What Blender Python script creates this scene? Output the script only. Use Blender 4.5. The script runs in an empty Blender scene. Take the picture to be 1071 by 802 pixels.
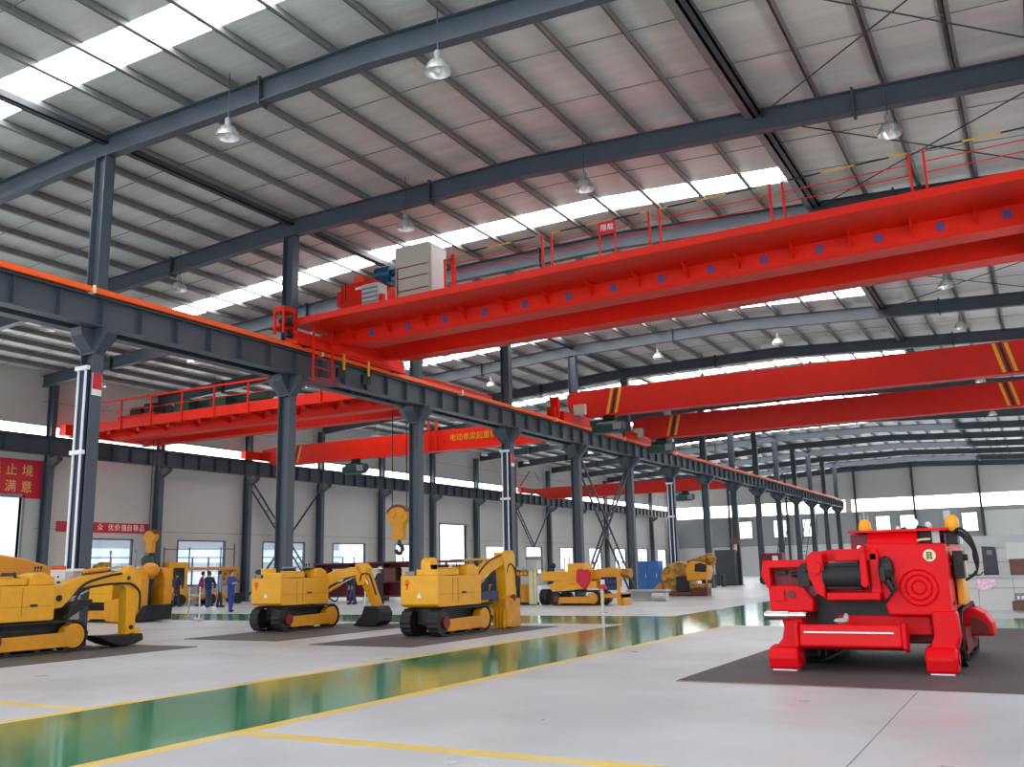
import bpy, math, random
from mathutils import Vector, Matrix
random.seed(7)
scene = bpy.context.scene
COL = scene.collection
PI = math.pi
# ------------------------------------------------------------------ camera
FPX, WPX = 988.4, 1071.0
yaw, pit, rol = math.radians(28.7834), math.radians(11.0602), math.radians(-1.2361)
CAM = Vector((20.05, 0.0, 1.596))
fw = Vector((-math.sin(yaw)*math.cos(pit), math.cos(yaw)*math.cos(pit), math.sin(pit)))
rt = Vector((math.cos(yaw), math.sin(yaw), 0)); up = rt.cross(fw)
RR = math.cos(rol)*rt + math.sin(rol)*up
UU = -math.sin(rol)*rt + math.cos(rol)*up
cd = bpy.data.cameras.new('camera'); cd.sensor_width = 36; cd.sensor_fit = 'HORIZONTAL'
cd.lens = 36*FPX/WPX; cd.clip_end = 600
co = bpy.data.objects.new('camera', cd); COL.objects.link(co)
co.matrix_world = Matrix(((RR.x, UU.x, -fw.x, CAM.x), (RR.y, UU.y, -fw.y, CAM.y), (RR.z, UU.z, -fw.z, CAM.z), (0, 0, 0, 1)))
scene.camera = co
# ------------------------------------------------------------------ light
SKY, SKYLIGHT, CLERE, EXPO = 2.2, 9.0, 4.5, 0.42
w = bpy.data.worlds.new('overcast_sky'); scene.world = w; w.use_nodes = True
bg = w.node_tree.nodes['Background']; bg.inputs[0].default_value = (0.88, 0.94, 1.0, 1); bg.inputs[1].default_value = SKY
scene.view_settings.view_transform = 'Standard'; scene.view_settings.look = 'None'
scene.view_settings.exposure = EXPO; scene.view_settings.gamma = 1.0; scene.view_settings.use_curve_mapping = False
scene.cycles.max_bounces = 8; scene.cycles.diffuse_bounces = 5; scene.cycles.glossy_bounces = 3
scene.cycles.sample_clamp_indirect = 6.0

# ------------------------------------------------------------------ materials
def lin(c):
    return tuple(((v/255)/12.92 if v/255 <= 0.04045 else ((v/255+0.055)/1.055)**2.4) for v in c)
MATS = {}
def mat(name, rgb, rough=0.5, metal=0.0, noise=0.0, scale=4.0, bump=0.0, bscale=20.0, emit=0.0, spec=0.5, rgb2=None, stretch=(1, 1, 1)):
    m = bpy.data.materials.new(name); m.use_nodes = True; nt = m.node_tree; p = nt.nodes['Principled BSDF']
    c = lin(rgb); p.inputs['Base Color'].default_value = (*c, 1)
    p.inputs['Roughness'].default_value = rough; p.inputs['Metallic'].default_value = metal
    p.inputs['Specular IOR Level'].default_value = spec
    if emit:
        p.inputs['Emission Color'].default_value = (1, 1, 1, 1); p.inputs['Emission Strength'].default_value = emit
    if noise or bump:
        tc = nt.nodes.new('ShaderNodeTexCoord'); mp = nt.nodes.new('ShaderNodeMapping'); mp.inputs['Scale'].default_value = stretch
        nt.links.new(tc.outputs['Object'], mp.inputs[0])
    if noise:
        n = nt.nodes.new('ShaderNodeTexNoise'); n.inputs['Scale'].default_value = scale; n.inputs['Detail'].default_value = 5
        nt.links.new(mp.outputs[0], n.inputs['Vector'])
        r = nt.nodes.new('ShaderNodeValToRGB'); r.color_ramp.elements[0].position = .35; r.color_ramp.elements[1].position = .68
        c2 = lin(rgb2) if rgb2 else tuple(v*(1-noise) for v in c)
        r.color_ramp.elements[0].color = (*c2, 1); r.color_ramp.elements[1].color = (*c, 1)
        nt.links.new(n.outputs['Fac'], r.inputs[0]); nt.links.new(r.outputs[0], p.inputs['Base Color'])
    if bump:
        n2 = nt.nodes.new('ShaderNodeTexNoise'); n2.inputs['Scale'].default_value = bscale; n2.inputs['Detail'].default_value = 3
        nt.links.new(mp.outputs[0], n2.inputs['Vector'])
        b = nt.nodes.new('ShaderNodeBump'); b.inputs['Strength'].default_value = bump; b.inputs['Distance'].default_value = .05
        nt.links.new(n2.outputs['Fac'], b.inputs['Height']); nt.links.new(b.outputs[0], p.inputs['Normal'])
    MATS[name] = m; return m
def stripes(name, a, b, step, diag=0.0):
    m = mat(name, a, .5); nt = m.node_tree; p = nt.nodes['Principled BSDF']
    tc = nt.nodes.new('ShaderNodeTexCoord'); sx = nt.nodes.new('ShaderNodeSeparateXYZ'); nt.links.new(tc.outputs['Object'], sx.inputs[0])
    mo = nt.nodes.new('ShaderNodeMath'); mo.operation = 'MODULO'; mo.inputs[1].default_value = step
    nt.links.new(sx.outputs[0], mo.inputs[0])
    g = nt.nodes.new('ShaderNodeMath'); g.operation = 'GREATER_THAN'; g.inputs[1].default_value = step/2; nt.links.new(mo.outputs[0], g.inputs[0])
    mx = nt.nodes.new('ShaderNodeMix'); mx.data_type = 'RGBA'; mx.inputs[6].default_value = (*lin(a), 1); mx.inputs[7].default_value = (*lin(b), 1)
    nt.links.new(g.outputs[0], mx.inputs[0]); nt.links.new(mx.outputs[2], p.inputs['Base Color']); return m
M_steel = mat('blue_grey_steel', (68, 78, 89), .42, 0, .12, 1.5)
M_steel2 = mat('dark_grey_steel', (58, 63, 69), .45, 0, .12, 1.5)
M_purlin = mat('galvanised_purlin', (132, 133, 134), .4, .35, .15, 2)
M_red = mat('crane_red', (222, 34, 8), .45, 0, .08, 2, spec=.25)
M_red2 = mat('crane_red_dull', (200, 34, 22), .45, 0, .08, 2, spec=.25)
M_redm = mat('machine_red', (228, 4, 20), .42, 0, .06, 3, spec=.22)
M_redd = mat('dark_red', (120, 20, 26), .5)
M_maroon = mat('maroon_paint', (98, 26, 40), .5)
M_yel = mat('machine_yellow', (236, 168, 14), .38, 0, .1, 3)
M_yel2 = mat('deep_yellow', (222, 150, 16), .42, 0, .14, 3)
M_ora = mat('hood_orange', (226, 148, 40), .45, 0, .1, 3)
M_bus = mat('busbar_orange', (244, 92, 28), .4)
M_gold = mat('soiled_gold', (196, 146, 40), .35, .25, .5, 5, rgb2=(96, 66, 24))
M_blk = mat('black_rubber', (26, 26, 28), .6, 0, .2, 8)
M_blkm = mat('black_metal', (34, 35, 37), .35, .3)
M_dark = mat('dark_mechanism', (44, 42, 40), .5, .3, .4, 9)
M_chrome = mat('bright_chrome', (215, 212, 208), .2, 1.0)
M_wht = mat('white_paint', (228, 230, 230), .45)
M_cream = mat('cream_board', (232, 224, 178), .6)
M_lgrey = mat('light_grey_paint', (190, 194, 194), .5, 0, .06, 2)
M_grey = mat('mid_grey_paint', (128, 132, 136), .5)
M_green = mat('hoist_green', (30, 66, 56), .45, 0, .2, 4)
M_blue = mat('cabinet_blue', (36, 98, 166), .4, 0, .08, 3)
M_navy = mat('navy_blue', (26, 44, 76), .5)
M_teal = mat('motor_blue', (20, 78, 112), .35)
M_sign = mat('banner_red', (200, 32, 54), .6)
M_txt = mat('gold_lettering', (226, 190, 96), .5)
M_txtw = mat('white_lettering', (240, 236, 226), .5)
M_orm = mat('orange_mark', (230, 84, 20), .5)
M_beige = mat('cabinet_beige', (186, 180, 166), .5)
M_amber = mat('amber_plastic', (246, 170, 10), .3)
M_sticker = mat('blue_sticker', (78, 66, 130), .5)
M_pink = mat('pink_cloth', (236, 150, 196), .7, 0, .3, 12, rgb2=(250, 236, 244))
M_brown = mat('brown_wood', (112, 74, 62), .6, 0, .2, 6)
M_copper = mat('dark_red_primer', (104, 44, 44), .55, 0, .2, 6)
M_haz = stripes('yellow_black_bars', (220, 170, 40), (24, 22, 20), 1.5)
M_hazy = mat('hazard_yellow', (214, 160, 36), .5)
M_wall = mat('wall_panel_grey', (192, 190, 186), .55, 0, .05, .4)
M_wall2 = mat('end_wall_grey', (150, 154, 156), .55, 0, .05, .4)
M_wallw = mat('end_wall_white', (206, 206, 204), .55, 0, .04, .5)
M_roof = mat('roof_insulation_foil', (220, 222, 220), .36, .15, .14, .8, bump=.35, bscale=1.3, stretch=(.35, 3.0, 1))
M_skyl = mat('glowing_skylight_sheet', (250, 252, 255), .5, emit=SKYLIGHT)  # emits by itself, standing in for daylight through the roof
M_clere = mat('glowing_clerestory_sheet', (250, 252, 255), .5, emit=CLERE)  # upper window sheets given their own glow instead of outside daylight
M_mat = mat('dark_floor_mat', (84, 80, 81), .6, 0, .15, 1.2)
M_edge = mat('tan_mat_edge', (150, 124, 104), .7)
M_ground = mat('outside_concrete', (196, 198, 200), .8, 0, .1, .3)
M_bld = mat('pale_render', (190, 200, 214), .8)
M_skin = mat('skin', (206, 160, 132), .5)
M_hair = mat('black_hair', (26, 22, 22), .5)
M_silv = mat('lamp_aluminium', (214, 216, 216), .28, .7)
M_lampw = mat('lamp_glass', (240, 240, 236), .2)
# floor paint: glossy epoxy
def floorpaint(name, rgb, rough, noise, rgb2, scale=.35):
    m = mat(name, rgb, rough, 0, noise, scale, rgb2=rgb2); nt = m.node_tree; p = nt.nodes['Principled BSDF']
    tc = nt.nodes.new('ShaderNodeTexCoord'); n = nt.nodes.new('ShaderNodeTexNoise'); n.inputs['Scale'].default_value = .8; n.inputs['Detail'].default_value = 6
    nt.links.new(tc.outputs['Object'], n.inputs['Vector'])
    mr = nt.nodes.new('ShaderNodeMapRange'); mr.inputs[1].default_value = .3; mr.inputs[2].default_value = .7
    mr.inputs[3].default_value = rough*.8; mr.inputs[4].default_value = rough*1.3
    nt.links.new(n.outputs['Fac'], mr.inputs[0]); nt.links.new(mr.outputs[0], p.inputs['Roughness']); return m
M_flg = floorpaint('grey_epoxy_floor', (204, 208, 212), .34, .1, (186, 188, 191))
M_flgreen = floorpaint('green_epoxy_walkway', (50, 130, 88), .1, .15, (70, 144, 102))
M_fly = floorpaint('yellow_floor_line', (236, 190, 50), .35, .1, (232, 204, 130), 1.2)
M_flw = mat('white_floor_line', (226, 228, 226), .4)
def glass():
    m = bpy.data.materials.new('window_glass'); m.use_nodes = True; nt = m.node_tree; nt.nodes.clear()
    o = nt.nodes.new('ShaderNodeOutputMaterial'); mx = nt.nodes.new('ShaderNodeMixShader'); t = nt.nodes.new('ShaderNodeBsdfTransparent'); g = nt.nodes.new('ShaderNodeBsdfGlossy')
    t.inputs[0].default_value = (.95, .97, 1, 1); g.inputs['Roughness'].default_value = .05; mx.inputs[0].default_value = .06
    nt.links.new(t.outputs[0], mx.inputs[1]); nt.links.new(g.outputs[0], mx.inputs[2]); nt.links.new(mx.outputs[0], o.inputs[0]); return m
M_glass = glass()

# ------------------------------------------------------------------ mesh helpers
class MB:
    def __init__(s): s.v = []; s.f = []; s.mi = []; s.k = 0
    def add(s, vs, fs):
        b = len(s.v); s.v += [tuple(v) for v in vs]
        for f in fs: s.f.append([b+i for i in f]); s.mi.append(s.k)
        return s
    def box(s, x0, x1, y0, y1, z0, z1):
        return s.add([(x0, y0, z0), (x1, y0, z0), (x1, y1, z0), (x0, y1, z0), (x0, y0, z1), (x1, y0, z1), (x1, y1, z1), (x0, y1, z1)],
                     [(0, 3, 2, 1), (4, 5, 6, 7), (0, 1, 5, 4), (1, 2, 6, 5), (2, 3, 7, 6), (3, 0, 4, 7)])
    def prism(s, poly, axis, a, b):   # poly 2D CCW or not; extruded along axis
        def P(u, v, t): return {'x': (t, u, v), 'y': (u, t, v), 'z': (u, v, t)}[axis]
        n = len(poly)
        vs = [P(u, v, a) for u, v in poly]+[P(u, v, b) for u, v in poly]
        fs = [list(range(n))[::-1], list(range(n, 2*n))]+[(i, (i+1) % n, n+(i+1) % n, n+i) for i in range(n)]
        return s.add(vs, fs)
    def bar(s, p, q, w, h=None, upv=(0, 0, 1)):
        h = h or w; p = Vector(p); q = Vector(q); d = (q-p).normalized(); u = Vector(upv)
        if abs(d.dot(u)) > .98: u = Vector((0, 1, 0))
        r = d.cross(u).normalized(); u = r.cross(d)
        vs = []
        for c in (p, q):
            for a, b in ((-1, -1), (1, -1), (1, 1), (-1, 1)): vs.append(c+r*a*w/2+u*b*h/2)
        return s.add(vs, [(0, 1, 2, 3), (7, 6, 5, 4), (0, 4, 5, 1), (1, 5, 6, 2), (2, 6, 7, 3), (3, 7, 4, 0)])
    def taper(s, p, q, w0, h0, w1, h1, upv=(0, 0, 1)):
        p = Vector(p); q = Vector(q); d = (q-p).normalized(); u = Vector(upv)
        if abs(d.dot(u)) > .98: u = Vector((0, 1, 0))
        r = d.cross(u).normalized(); u = r.cross(d); vs = []
        for c, w_, h_ in ((p, w0, h0), (q, w1, h1)):
            for a, b in ((-1, -1), (1, -1), (1, 1), (-1, 1)): vs.append(c+r*a*w_/2+u*b*h_/2)
        return s.add(vs, [(0, 1, 2, 3), (7, 6, 5, 4), (0, 4, 5, 1), (1, 5, 6, 2), (2, 6, 7, 3), (3, 7, 4, 0)])
    def cyl(s, p, q, r, n=12, r2=None):
        r2 = r if r2 is None else r2; p = Vector(p); q = Vector(q); d = (q-p).normalized()
        u = Vector((0, 0, 1)) if abs(d.z) < .95 else Vector((1, 0, 0)); a = d.cross(u).normalized(); b = d.cross(a)
        vs = []
        for c, rr in ((p, r), (q, r2)):
            for i in range(n):
                t = 2*PI*i/n; vs.append(c+a*rr*math.cos(t)+b*rr*math.sin(t))
        return s.add(vs, [list(range(n)), list(range(n, 2*n))[::-1]]+[(i, n+i, n+(i+1) % n, (i+1) % n) for i in range(n)])
    def tube(s, pts, r, n=6):
        pts = [Vector(p) for p in pts]; rings = []; b0 = len(s.v); vs = []
        for i, p in enumerate(pts):
            d = (pts[min(i+1, len(pts)-1)]-pts[max(i-1, 0)]).normalized()
            u = Vector((0, 0, 1)) if abs(d.z) < .9 else Vector((1, 0, 0)); a = d.cross(u).normalized(); b = d.cross(a)
            for k in range(n): vs.append(p+a*r*math.cos(2*PI*k/n)+b*r*math.sin(2*PI*k/n))
        m = len(pts); fs = [list(range(n)), list(range((m-1)*n, m*n))[::-1]]
        for i in range(m-1):
            for k in range(n): fs.append((i*n+k, (i+1)*n+k, (i+1)*n+(k+1) % n, i*n+(k+1) % n))
        return s.add(vs, fs)
    def lathe(s, prof, c=(0, 0, 0), n=20, axis='z'):
        vs = []; fs = []; m = len(prof)
        for r, h in prof:
            for k in range(n):
                t = 2*PI*k/n; x, y = r*math.cos(t), r*math.sin(t)
                p = {'z': (x, y, h), 'y': (x, h, y), 'x': (h, x, y)}[axis]
                vs.append((c[0]+p[0], c[1]+p[1], c[2]+p[2]))
        for i in range(m-1):
            for k in range(n): fs.append((i*n+k, i*n+(k+1) % n, (i+1)*n+(k+1) % n, (i+1)*n+k))
        return s.add(vs, fs)
    def ell(s, c, r, nu=14, nv=8):
        return s.lathe([(1e-4 if j in (0, nv) else math.sin(PI*j/nv)*1.0, -math.cos(PI*j/nv)) for j in range(nv+1)], n=nu)._scale(c, r, (nv+1)*nu)
    def _scale(s, c, r, cnt):
        for i in range(len(s.v)-cnt, len(s.v)):
            x, y, z = s.v[i]; s.v[i] = (c[0]+x*r[0], c[1]+y*r[1], c[2]+z*r[2])
        return s
    def mesh(s, name, mats):
        me = bpy.data.meshes.new(name); me.from_pydata(s.v, [], s.f); me.validate()
        for m in (mats if isinstance(mats, (list, tuple)) else [mats]): me.materials.append(m)
        if len(me.polygons) == len(s.mi): me.polygons.foreach_set('material_index', s.mi)
        me.update(); return me
def fixn(me):
    import bmesh
    b = bmesh.new(); b.from_mesh(me); bmesh.ops.recalc_face_normals(b, faces=b.faces[:]); b.to_mesh(me); b.free()
def link(o, parent=None):
    COL.objects.link(o)
    if parent is not None: o.parent = parent
    return o
def P(parent, name, mb, m, bevel=0.0, label=None, smooth=False, loc=None, rot=None):
    me = mb.mesh(name, m); fixn(me); o = bpy.data.objects.new(name, me); link(o, parent)
    if loc: o.location = loc
    if rot: o.rotation_euler = rot
    if smooth:
        me.polygons.foreach_set('use_smooth', [True]*len(me.polygons)); me.update()
        try: me.set_sharp_from_angle(angle=math.radians(40))
        except Exception: pass
    if bevel:
        bv = o.modifiers.new('edge_bevel', 'BEVEL'); bv.width = bevel; bv.segments = 2; bv.limit_method = 'ANGLE'; bv.angle_limit = math.radians(35)
    if label: o['label'] = label
    return o
def tag(o, label, cat, group=None, kind=None):
    o['label'] = label; o['category'] = cat
    if group: o['group'] = group
    if kind: o['kind'] = kind
    return o
def T(name, label, cat, loc=(0, 0, 0), rz=0.0, group=None, kind=None, sc=None):
    o = bpy.data.objects.new(name, None); link(o); o.location = loc; o.rotation_euler = (0, 0, rz); o.empty_display_size = .3
    if sc: o.scale = sc
    return tag(o, label, cat, group, kind)
KIDS = {}
def copy_tree(o, parent=None):
    c = o.copy(); COL.objects.link(c); c.parent = parent
    for ch in [x for x in list(o.children)]: copy_tree(ch, c)
    return c
def dup(root, label, loc, rz=None, group=None):
    c = copy_tree(root); c.location = loc; c['label'] = label
    if rz is not None: c.rotation_euler = (0, 0, rz)
    if group: c['group'] = group
    return c
def S(name, mb, m, parent=None, label=None):
    o = P(parent, name, mb, m)
    if parent is None: o['kind'] = 'structure'
    if label: o['label'] = label
    return o
def text(parent, name, body, size, m, loc, rot, depth=.004, align='CENTER'):
    c = bpy.data.curves.new(name, 'FONT'); c.body = body; c.size = size; c.extrude = depth; c.align_x = align; c.align_y = 'CENTER'; c.resolution_u = 3
    t = bpy.data.objects.new(name, c); COL.objects.link(t)
    dg = bpy.context.evaluated_depsgraph_get(); me = bpy.data.meshes.new_from_object(t.evaluated_get(dg))
    bpy.data.objects.remove(t); bpy.data.curves.remove(c)
    me.materials.clear(); me.materials.append(m)
    o = bpy.data.objects.new(name, me); link(o, parent); o.location = loc; o.rotation_euler = rot; return o
ORD = ['first', 'second', 'third', 'fourth', 'fifth', 'sixth', 'seventh', 'eighth', 'ninth', 'tenth', 'eleventh', 'twelfth', 'thirteenth', 'fourteenth', 'fifteenth', 'sixteenth', 'seventeenth', 'eighteenth', 'nineteenth', 'twentieth']
def cy(i): return 14.972+(i-1)*7.0
XL, XR, YE, YF = -22.3, 22.3, 120.2, -4.0
RP = [(-22.3, 11.42), (0, 12.76), (8.5, 12.86), (22.3, 12.2)]
def zr(x):
    for (a, za), (b, zb) in zip(RP, RP[1:]):
        if x <= b: return za+(zb-za)*(x-a)/(b-a)
    return RP[-1][1]

# ------------------------------------------------------------------ floor
def grid_floor():
    xs = [-30, -22.3, 9.39, 9.58, 12.50, 12.71, 22.3, 30]; ys = [-10, 7.44, 7.67, 8.02, 8.22, 25.05, 25.2, 29.35, 29.5, 125]
    b = MB()
    for i in range(len(xs)-1):
        for j in range(len(ys)-1):
            x0, x1, y0, y1 = xs[i], xs[i+1], ys[j], ys[j+1]; xc, yc = (x0+x1)/2, (y0+y1)/2
            k = 0
            cross = 25.2 < yc < 29.35; longp = 9.58 < xc < 12.5
            if cross or longp: k = 1
            elif 9.39 < xc < 9.58 and yc < 25.05: k = 2
            elif 12.5 < xc < 12.71 and yc < 29.35: k = 2
            elif xc > 12.71 and 7.44 < yc < 7.67: k = 2
            elif xc < 9.39 and 8.02 < yc < 8.22: k = 2
            elif xc > 12.71 and (25.05 < yc < 25.2 or 29.35 < yc < 29.5): k = 3
            b.k = k; b.add([(x0, y0, 0), (x1, y0, 0), (x1, y1, 0), (x0, y1, 0)], [(0, 1, 2, 3)])
    me = b.mesh('floor', [M_flg, M_flgreen, M_fly, M_flw]); o = bpy.data.objects.new('floor', me); link(o); o['kind'] = 'structure'
    # joint in the slab
    c = MB(); c.box(18.49, 18.505, 6, 13.0, .0005, .0015); P(o, 'expansion_joint', c, M_grey)
    return o
grid_floor()
g = MB(); g.add([(-300, -150, -.06), (300, -150, -.06), (300, 300, -.06), (-300, 300, -.06)], [(0, 1, 2, 3)]); S('ground', g, M_ground)

# ------------------------------------------------------------------ walls with openings
def wall_cells(b, put, u0, u1, v0, v1, holes):
    us = sorted({u0, u1, *[h[0] for h in holes], *[h[1] for h in holes]}); vs = sorted({v0, v1, *[h[2] for h in holes], *[h[3] for h in holes]})
    us = [u for u in us if u0 <= u <= u1]; vs = [v for v in vs if v0 <= v <= v1]
    for a, c in zip(us, us[1:]):
        for d, e in zip(vs, vs[1:]):
            um, vm = (a+c)/2, (d+e)/2
            if any(h[0] < um < h[1] and h[2] < vm < h[3] for h in holes): continue
            put(b, a, c, d, e)
WIN = [(31.0, 34.8), (37.8, 41.4), (44.5, 48.4), (51.2, 54.8), (58.4, 61.6), (71.7, 75.1), (79.1, 82.4), (86.3, 89.6), (93.3, 96.7), (100.3, 103.7), (107.3, 110.7), (114.0, 117.2)]
DOORS = [(22.8, 28.3, 0, 5.4), (64.5, 68.5, 0, 5.2)]
ZC0, ZC1 = 7.75, 8.95
holes = [(a, c, 1.0, 3.55) for a, c in WIN]+DOORS+[(YF+.4, YE-.6, ZC0, ZC1)]
b = MB(); wall_cells(b, lambda b, a, c, d, e: b.box(XL-.2, XL, a, c, d, e), YF, YE, 0, 11.9, holes)
wl = S('wall_left', b, M_wall)
q = MB(); q.box(XL-.12, XL-.1, YF+.4, YE-.6, ZC0, ZC1); P(wl, 'clerestory_sheet', q, M_clere, label='clerestory strip along the left wall glowing in place of daylight')
q = MB()
for z in (10.15, 9.02, 3.95): q.box(XL, XL+.012, 29, YE-1, z, z+.03)
P(wl, 'panel_joint', q, M_grey)
def window(n, axis, at, a, c, z0, z1, mull=2, rails=(.62,)):
    fr = MB(); t = .05
    def bx(bb, u0, u1, v0, v1, d0, d1):
        bb.box(at+d0, at+d1, u0, u1, v0, v1) if axis == 'x' else bb.box(u0, u1, at+d0, at+d1, v0, v1)
    bx(fr, a, c, z0, z0+.07, -.12, .03); bx(fr, a, c, z1-.07, z1, -.12, .03); bx(fr, a, a+.07, z0, z1, -.12, .03); bx(fr, c-.07, c, z0, z1, -.12, .03)
    for i in range(1, mull): u = a+(c-a)*i/mull; bx(fr, u-.02, u+.02, z0, z0+(z1-z0)*rails[0], -.1, 0)
    for r in rails: z = z0+(z1-z0)*r; bx(fr, a, c, z-.025, z+.025, -.1, 0)
    o = P(None, f'window_{n}', fr, M_steel2); o['kind'] = 'structure'
    pn = MB(); bx(pn, a+.05, c-.05, z0+.05, z1-.05, -.06, -.05); P(o, 'pane', pn, M_glass); return o
nw = 1
for a, c in WIN: window(nw, 'x', XL, a, c, 1.0, 3.55, 3); nw += 1
# big doors on the left wall: frame posts and open leaf with glazing
for k, (a, c, z0, z1) in enumerate(DOORS):
    fr = MB(); fr.box(XL-.22, XL+.06, a-.12, a, 0, z1+.12); fr.box(XL-.22, XL+.06, c, c+.12, 0, z1+.12); fr.box(XL-.22, XL+.06, a-.12, c+.12, z1, z1+.14)
    o = P(None, f'door_{k+1}', fr, M_grey); o['kind'] = 'structure'
    lf = MB(); lf.box(XL-.3, XL-.24, c+.1 if k else a-2.7, c+2.6 if k else a-.1, 0.02, z1-.05); P(o, 'sliding_leaf', lf, M_lgrey)
# end wall
b = MB(); EH = [(-21.8, -.35, 7.4, 8.85), (.35, 22.0, 7.4, 8.85)]+[(x, x+1.7, 4.6, 6.8) for x in (-13.5, -9.2, -5.6, 2.9, 5.6, 12.2)]
wall_cells(b, lambda b, a, c, d, e: b.box(a, c, YE, YE+.2, d, e), XL, XR, 3.7, 7.4, EH); we = S('wall_back', b, M_wall2)
b = MB(); wall_cells(b, lambda b, a, c, d, e: b.box(a, c, YE, YE+.2, d, e), XL, XR, 0, 3.7, []); P(we, 'wainscot', b, M_wallw, label='white lower band of the end wall')
b = MB(); wall_cells(b, lambda b, a, c, d, e: b.box(a, c, YE, YE+.2, d, e), XL, XR, 7.4, 8.85, EH)
b.prism([(XL, 8.85), (XR, 8.85)]+[(x, z+.15) for x, z in RP[::-1]], 'y', YE, YE+.2); P(we, 'upper_panel', b, M_wall)
q = MB()
for h in EH[:2]: q.box(h[0], h[1], YE+.1, YE+.12, h[2], h[3])
P(we, 'clerestory_sheet', q, M_clere)
q = MB(); q.box(XL, XR, YE-.03, YE, 3.66, 3.76); P(we, 'dado_rail', q, M_grey)
q = MB(); q.box(14.6, 22.0, YE-.12, YE-.01, .05, 6.9); P(we, 'pale_panel', q, M_wallw, label='large pale panel at the right of the end wall')  # one pale sheet set just before the end wall
for h in EH[2:]: window(nw, 'y', YE+.02, h[0], h[1], h[2], h[3], 2, (.99,)); nw += 1
for i, x in enumerate((-14.6, -7.3, .9, 7.4, 14.4, 21.6)):
    q = MB(); q.box(x-.12, x+.12, YE-.4, YE-.13, 0, zr(x)); P(we, 'wind_post', q, M_steel2)
# right wall with strip and openings (just outside the frame on the right)
b = MB(); wall_cells(b, lambda b, a, c, d, e: b.box(XR, XR+.2, a, c, d, e), YF, YE, 0, 12.5, [(YF+.4, YE-.6, ZC0, ZC1)]+[(y, y+4.2, 1.0, 4.6) for y in range(3, 116, 7)])
wr = S('wall_right', b, M_wall)
q = MB(); q.box(XR+.1, XR+.12, YF+.4, YE-.6, ZC0, ZC1); P(wr, 'clerestory_sheet', q, M_clere)

# ------------------------------------------------------------------ roof
SKYB = [(12.0, 13.1), (26.2, 27.4), (40.3, 41.7), (54.4, 55.8), (68.5, 69.9), (82.6, 84.0), (96.7, 98.1), (110.8, 112.2)]
def sheet(bb, x0, x1, y0, y1, up_=.22, th=.05):
    xs = [x0]+[x for x, _ in RP if x0 < x < x1]+[x1]
    for a, c in zip(xs, xs[1:]):
        za, zc = zr(a)+up_, zr(c)+up_
        bb.add([(a, y0, za), (c, y0, zc), (c, y1, zc), (a, y1, za), (a, y0, za+th), (c, y0, zc+th), (c, y1, zc+th), (a, y1, za+th)],
               [(0, 3, 2, 1), (4, 5, 6, 7), (0, 1, 5, 4), (1, 2, 6, 5), (2, 3, 7, 6), (3, 0, 4, 7)])
b = MB(); y = YF
SX0, SX1 = -15.0, 15.0
for s0, s1 in SKYB:
    sheet(b, XL, XR, y, s0); sheet(b, XL, SX0, s0, s1); sheet(b, SX1, XR, s0, s1); y = s1
sheet(b, XL, XR, y, YE+.2)
ceil = S('ceiling', b, M_roof)
for s0, s1 in SKYB:
    q = MB(); sheet(q, SX0, SX1, s0, s1, .24, .02); P(ceil, 'skylight', q, M_skyl, label='skylight strip glowing in place of daylight')
for k in range(-14, 15):
    x = 1.5*k; z = zr(x); q = MB()
    # Z purlin: web and two lips
    q.box(x-.012, x+.012, YF, YE, z, z+.2); q.box(x-.012, x+.1, YF, YE, z, z+.018); q.box(x-.1, x+.012, YF, YE, z+.19, z+.205)
    P(ceil, 'purlin', q, M_purlin)
for x in (0.0, 15.0):
    q = MB(); z = zr(x)-.18
    hw = .11
    if x: x += .08
    q.box(x-hw, x-hw+.05, YF, YE, z, z+.17); q.box(x+hw-.05, x+hw, YF, YE, z, z+.17); q.box(x-hw, x+hw, YF, YE, z, z+.02)
    P(ceil, 'ridge_strut' if x == 0 else 'roof_strut', q, M_steel2)
    if x: q = MB(); q.box(x-.32, x-.14, YF, YE, z+.02, z+.15); P(ceil, 'roof_strut', q, M_purlin)
q = MB()
for y0 in [cy(i)+dy for i in range(0, 8) for dy in (2.3, 4.6)]:
    for (a, za), (c, zc) in zip(RP, RP[1:]): q.bar((a, y0, za+.1), (c, y0, zc+.1), .02)
P(ceil, 'sag_rod', q, M_grey)
for i in (1, 2, 3, 4):
    for s in (0, 1):
        q = MB(); xa, xb = (15.1, 22.1) if s == 0 else (22.1, 15.1)
        q.cyl((xa, cy(i)+.1, zr(xa)-.2), (xb, cy(i+1)-.1, zr(xb)-.2), .018, 6); P(ceil, 'brace_rod', q, M_steel2)
# rafters
NF = 16
for i in range(1, NF+1):
    yy = cy(i); t = T('roof_rafter', f'dark grey steel roof rafter spanning both bays, {ORD[i-1]} from the camera', 'rafter', (0, yy, 0), group='roof rafters', kind='thing')
    def poly(up0, dn0): return [(x, z-up0) for x, z in RP]+[(x, z-dn0) for x, z in RP[::-1]]
    D = .56
    q = MB(); q.prism(poly(.02, D-.02), 'y', -.012, .012); P(t, 'web', q, M_steel)
    for nm, a, c in (('top_flange', 0, .025), ('bottom_flange', D-.025, D)):
        q = MB(); q.prism(poly(a, c), 'y', -.13, .13); P(t, nm, q, M_steel)
    for x in (-17.3, -5.4, 5.4, 17.3):
        q = MB(); z = zr(x); q.box(x-.03, x+.03, -.15, .15, z-D-.08, z+.06); P(t, 'splice_plate', q, M_steel2)

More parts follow.
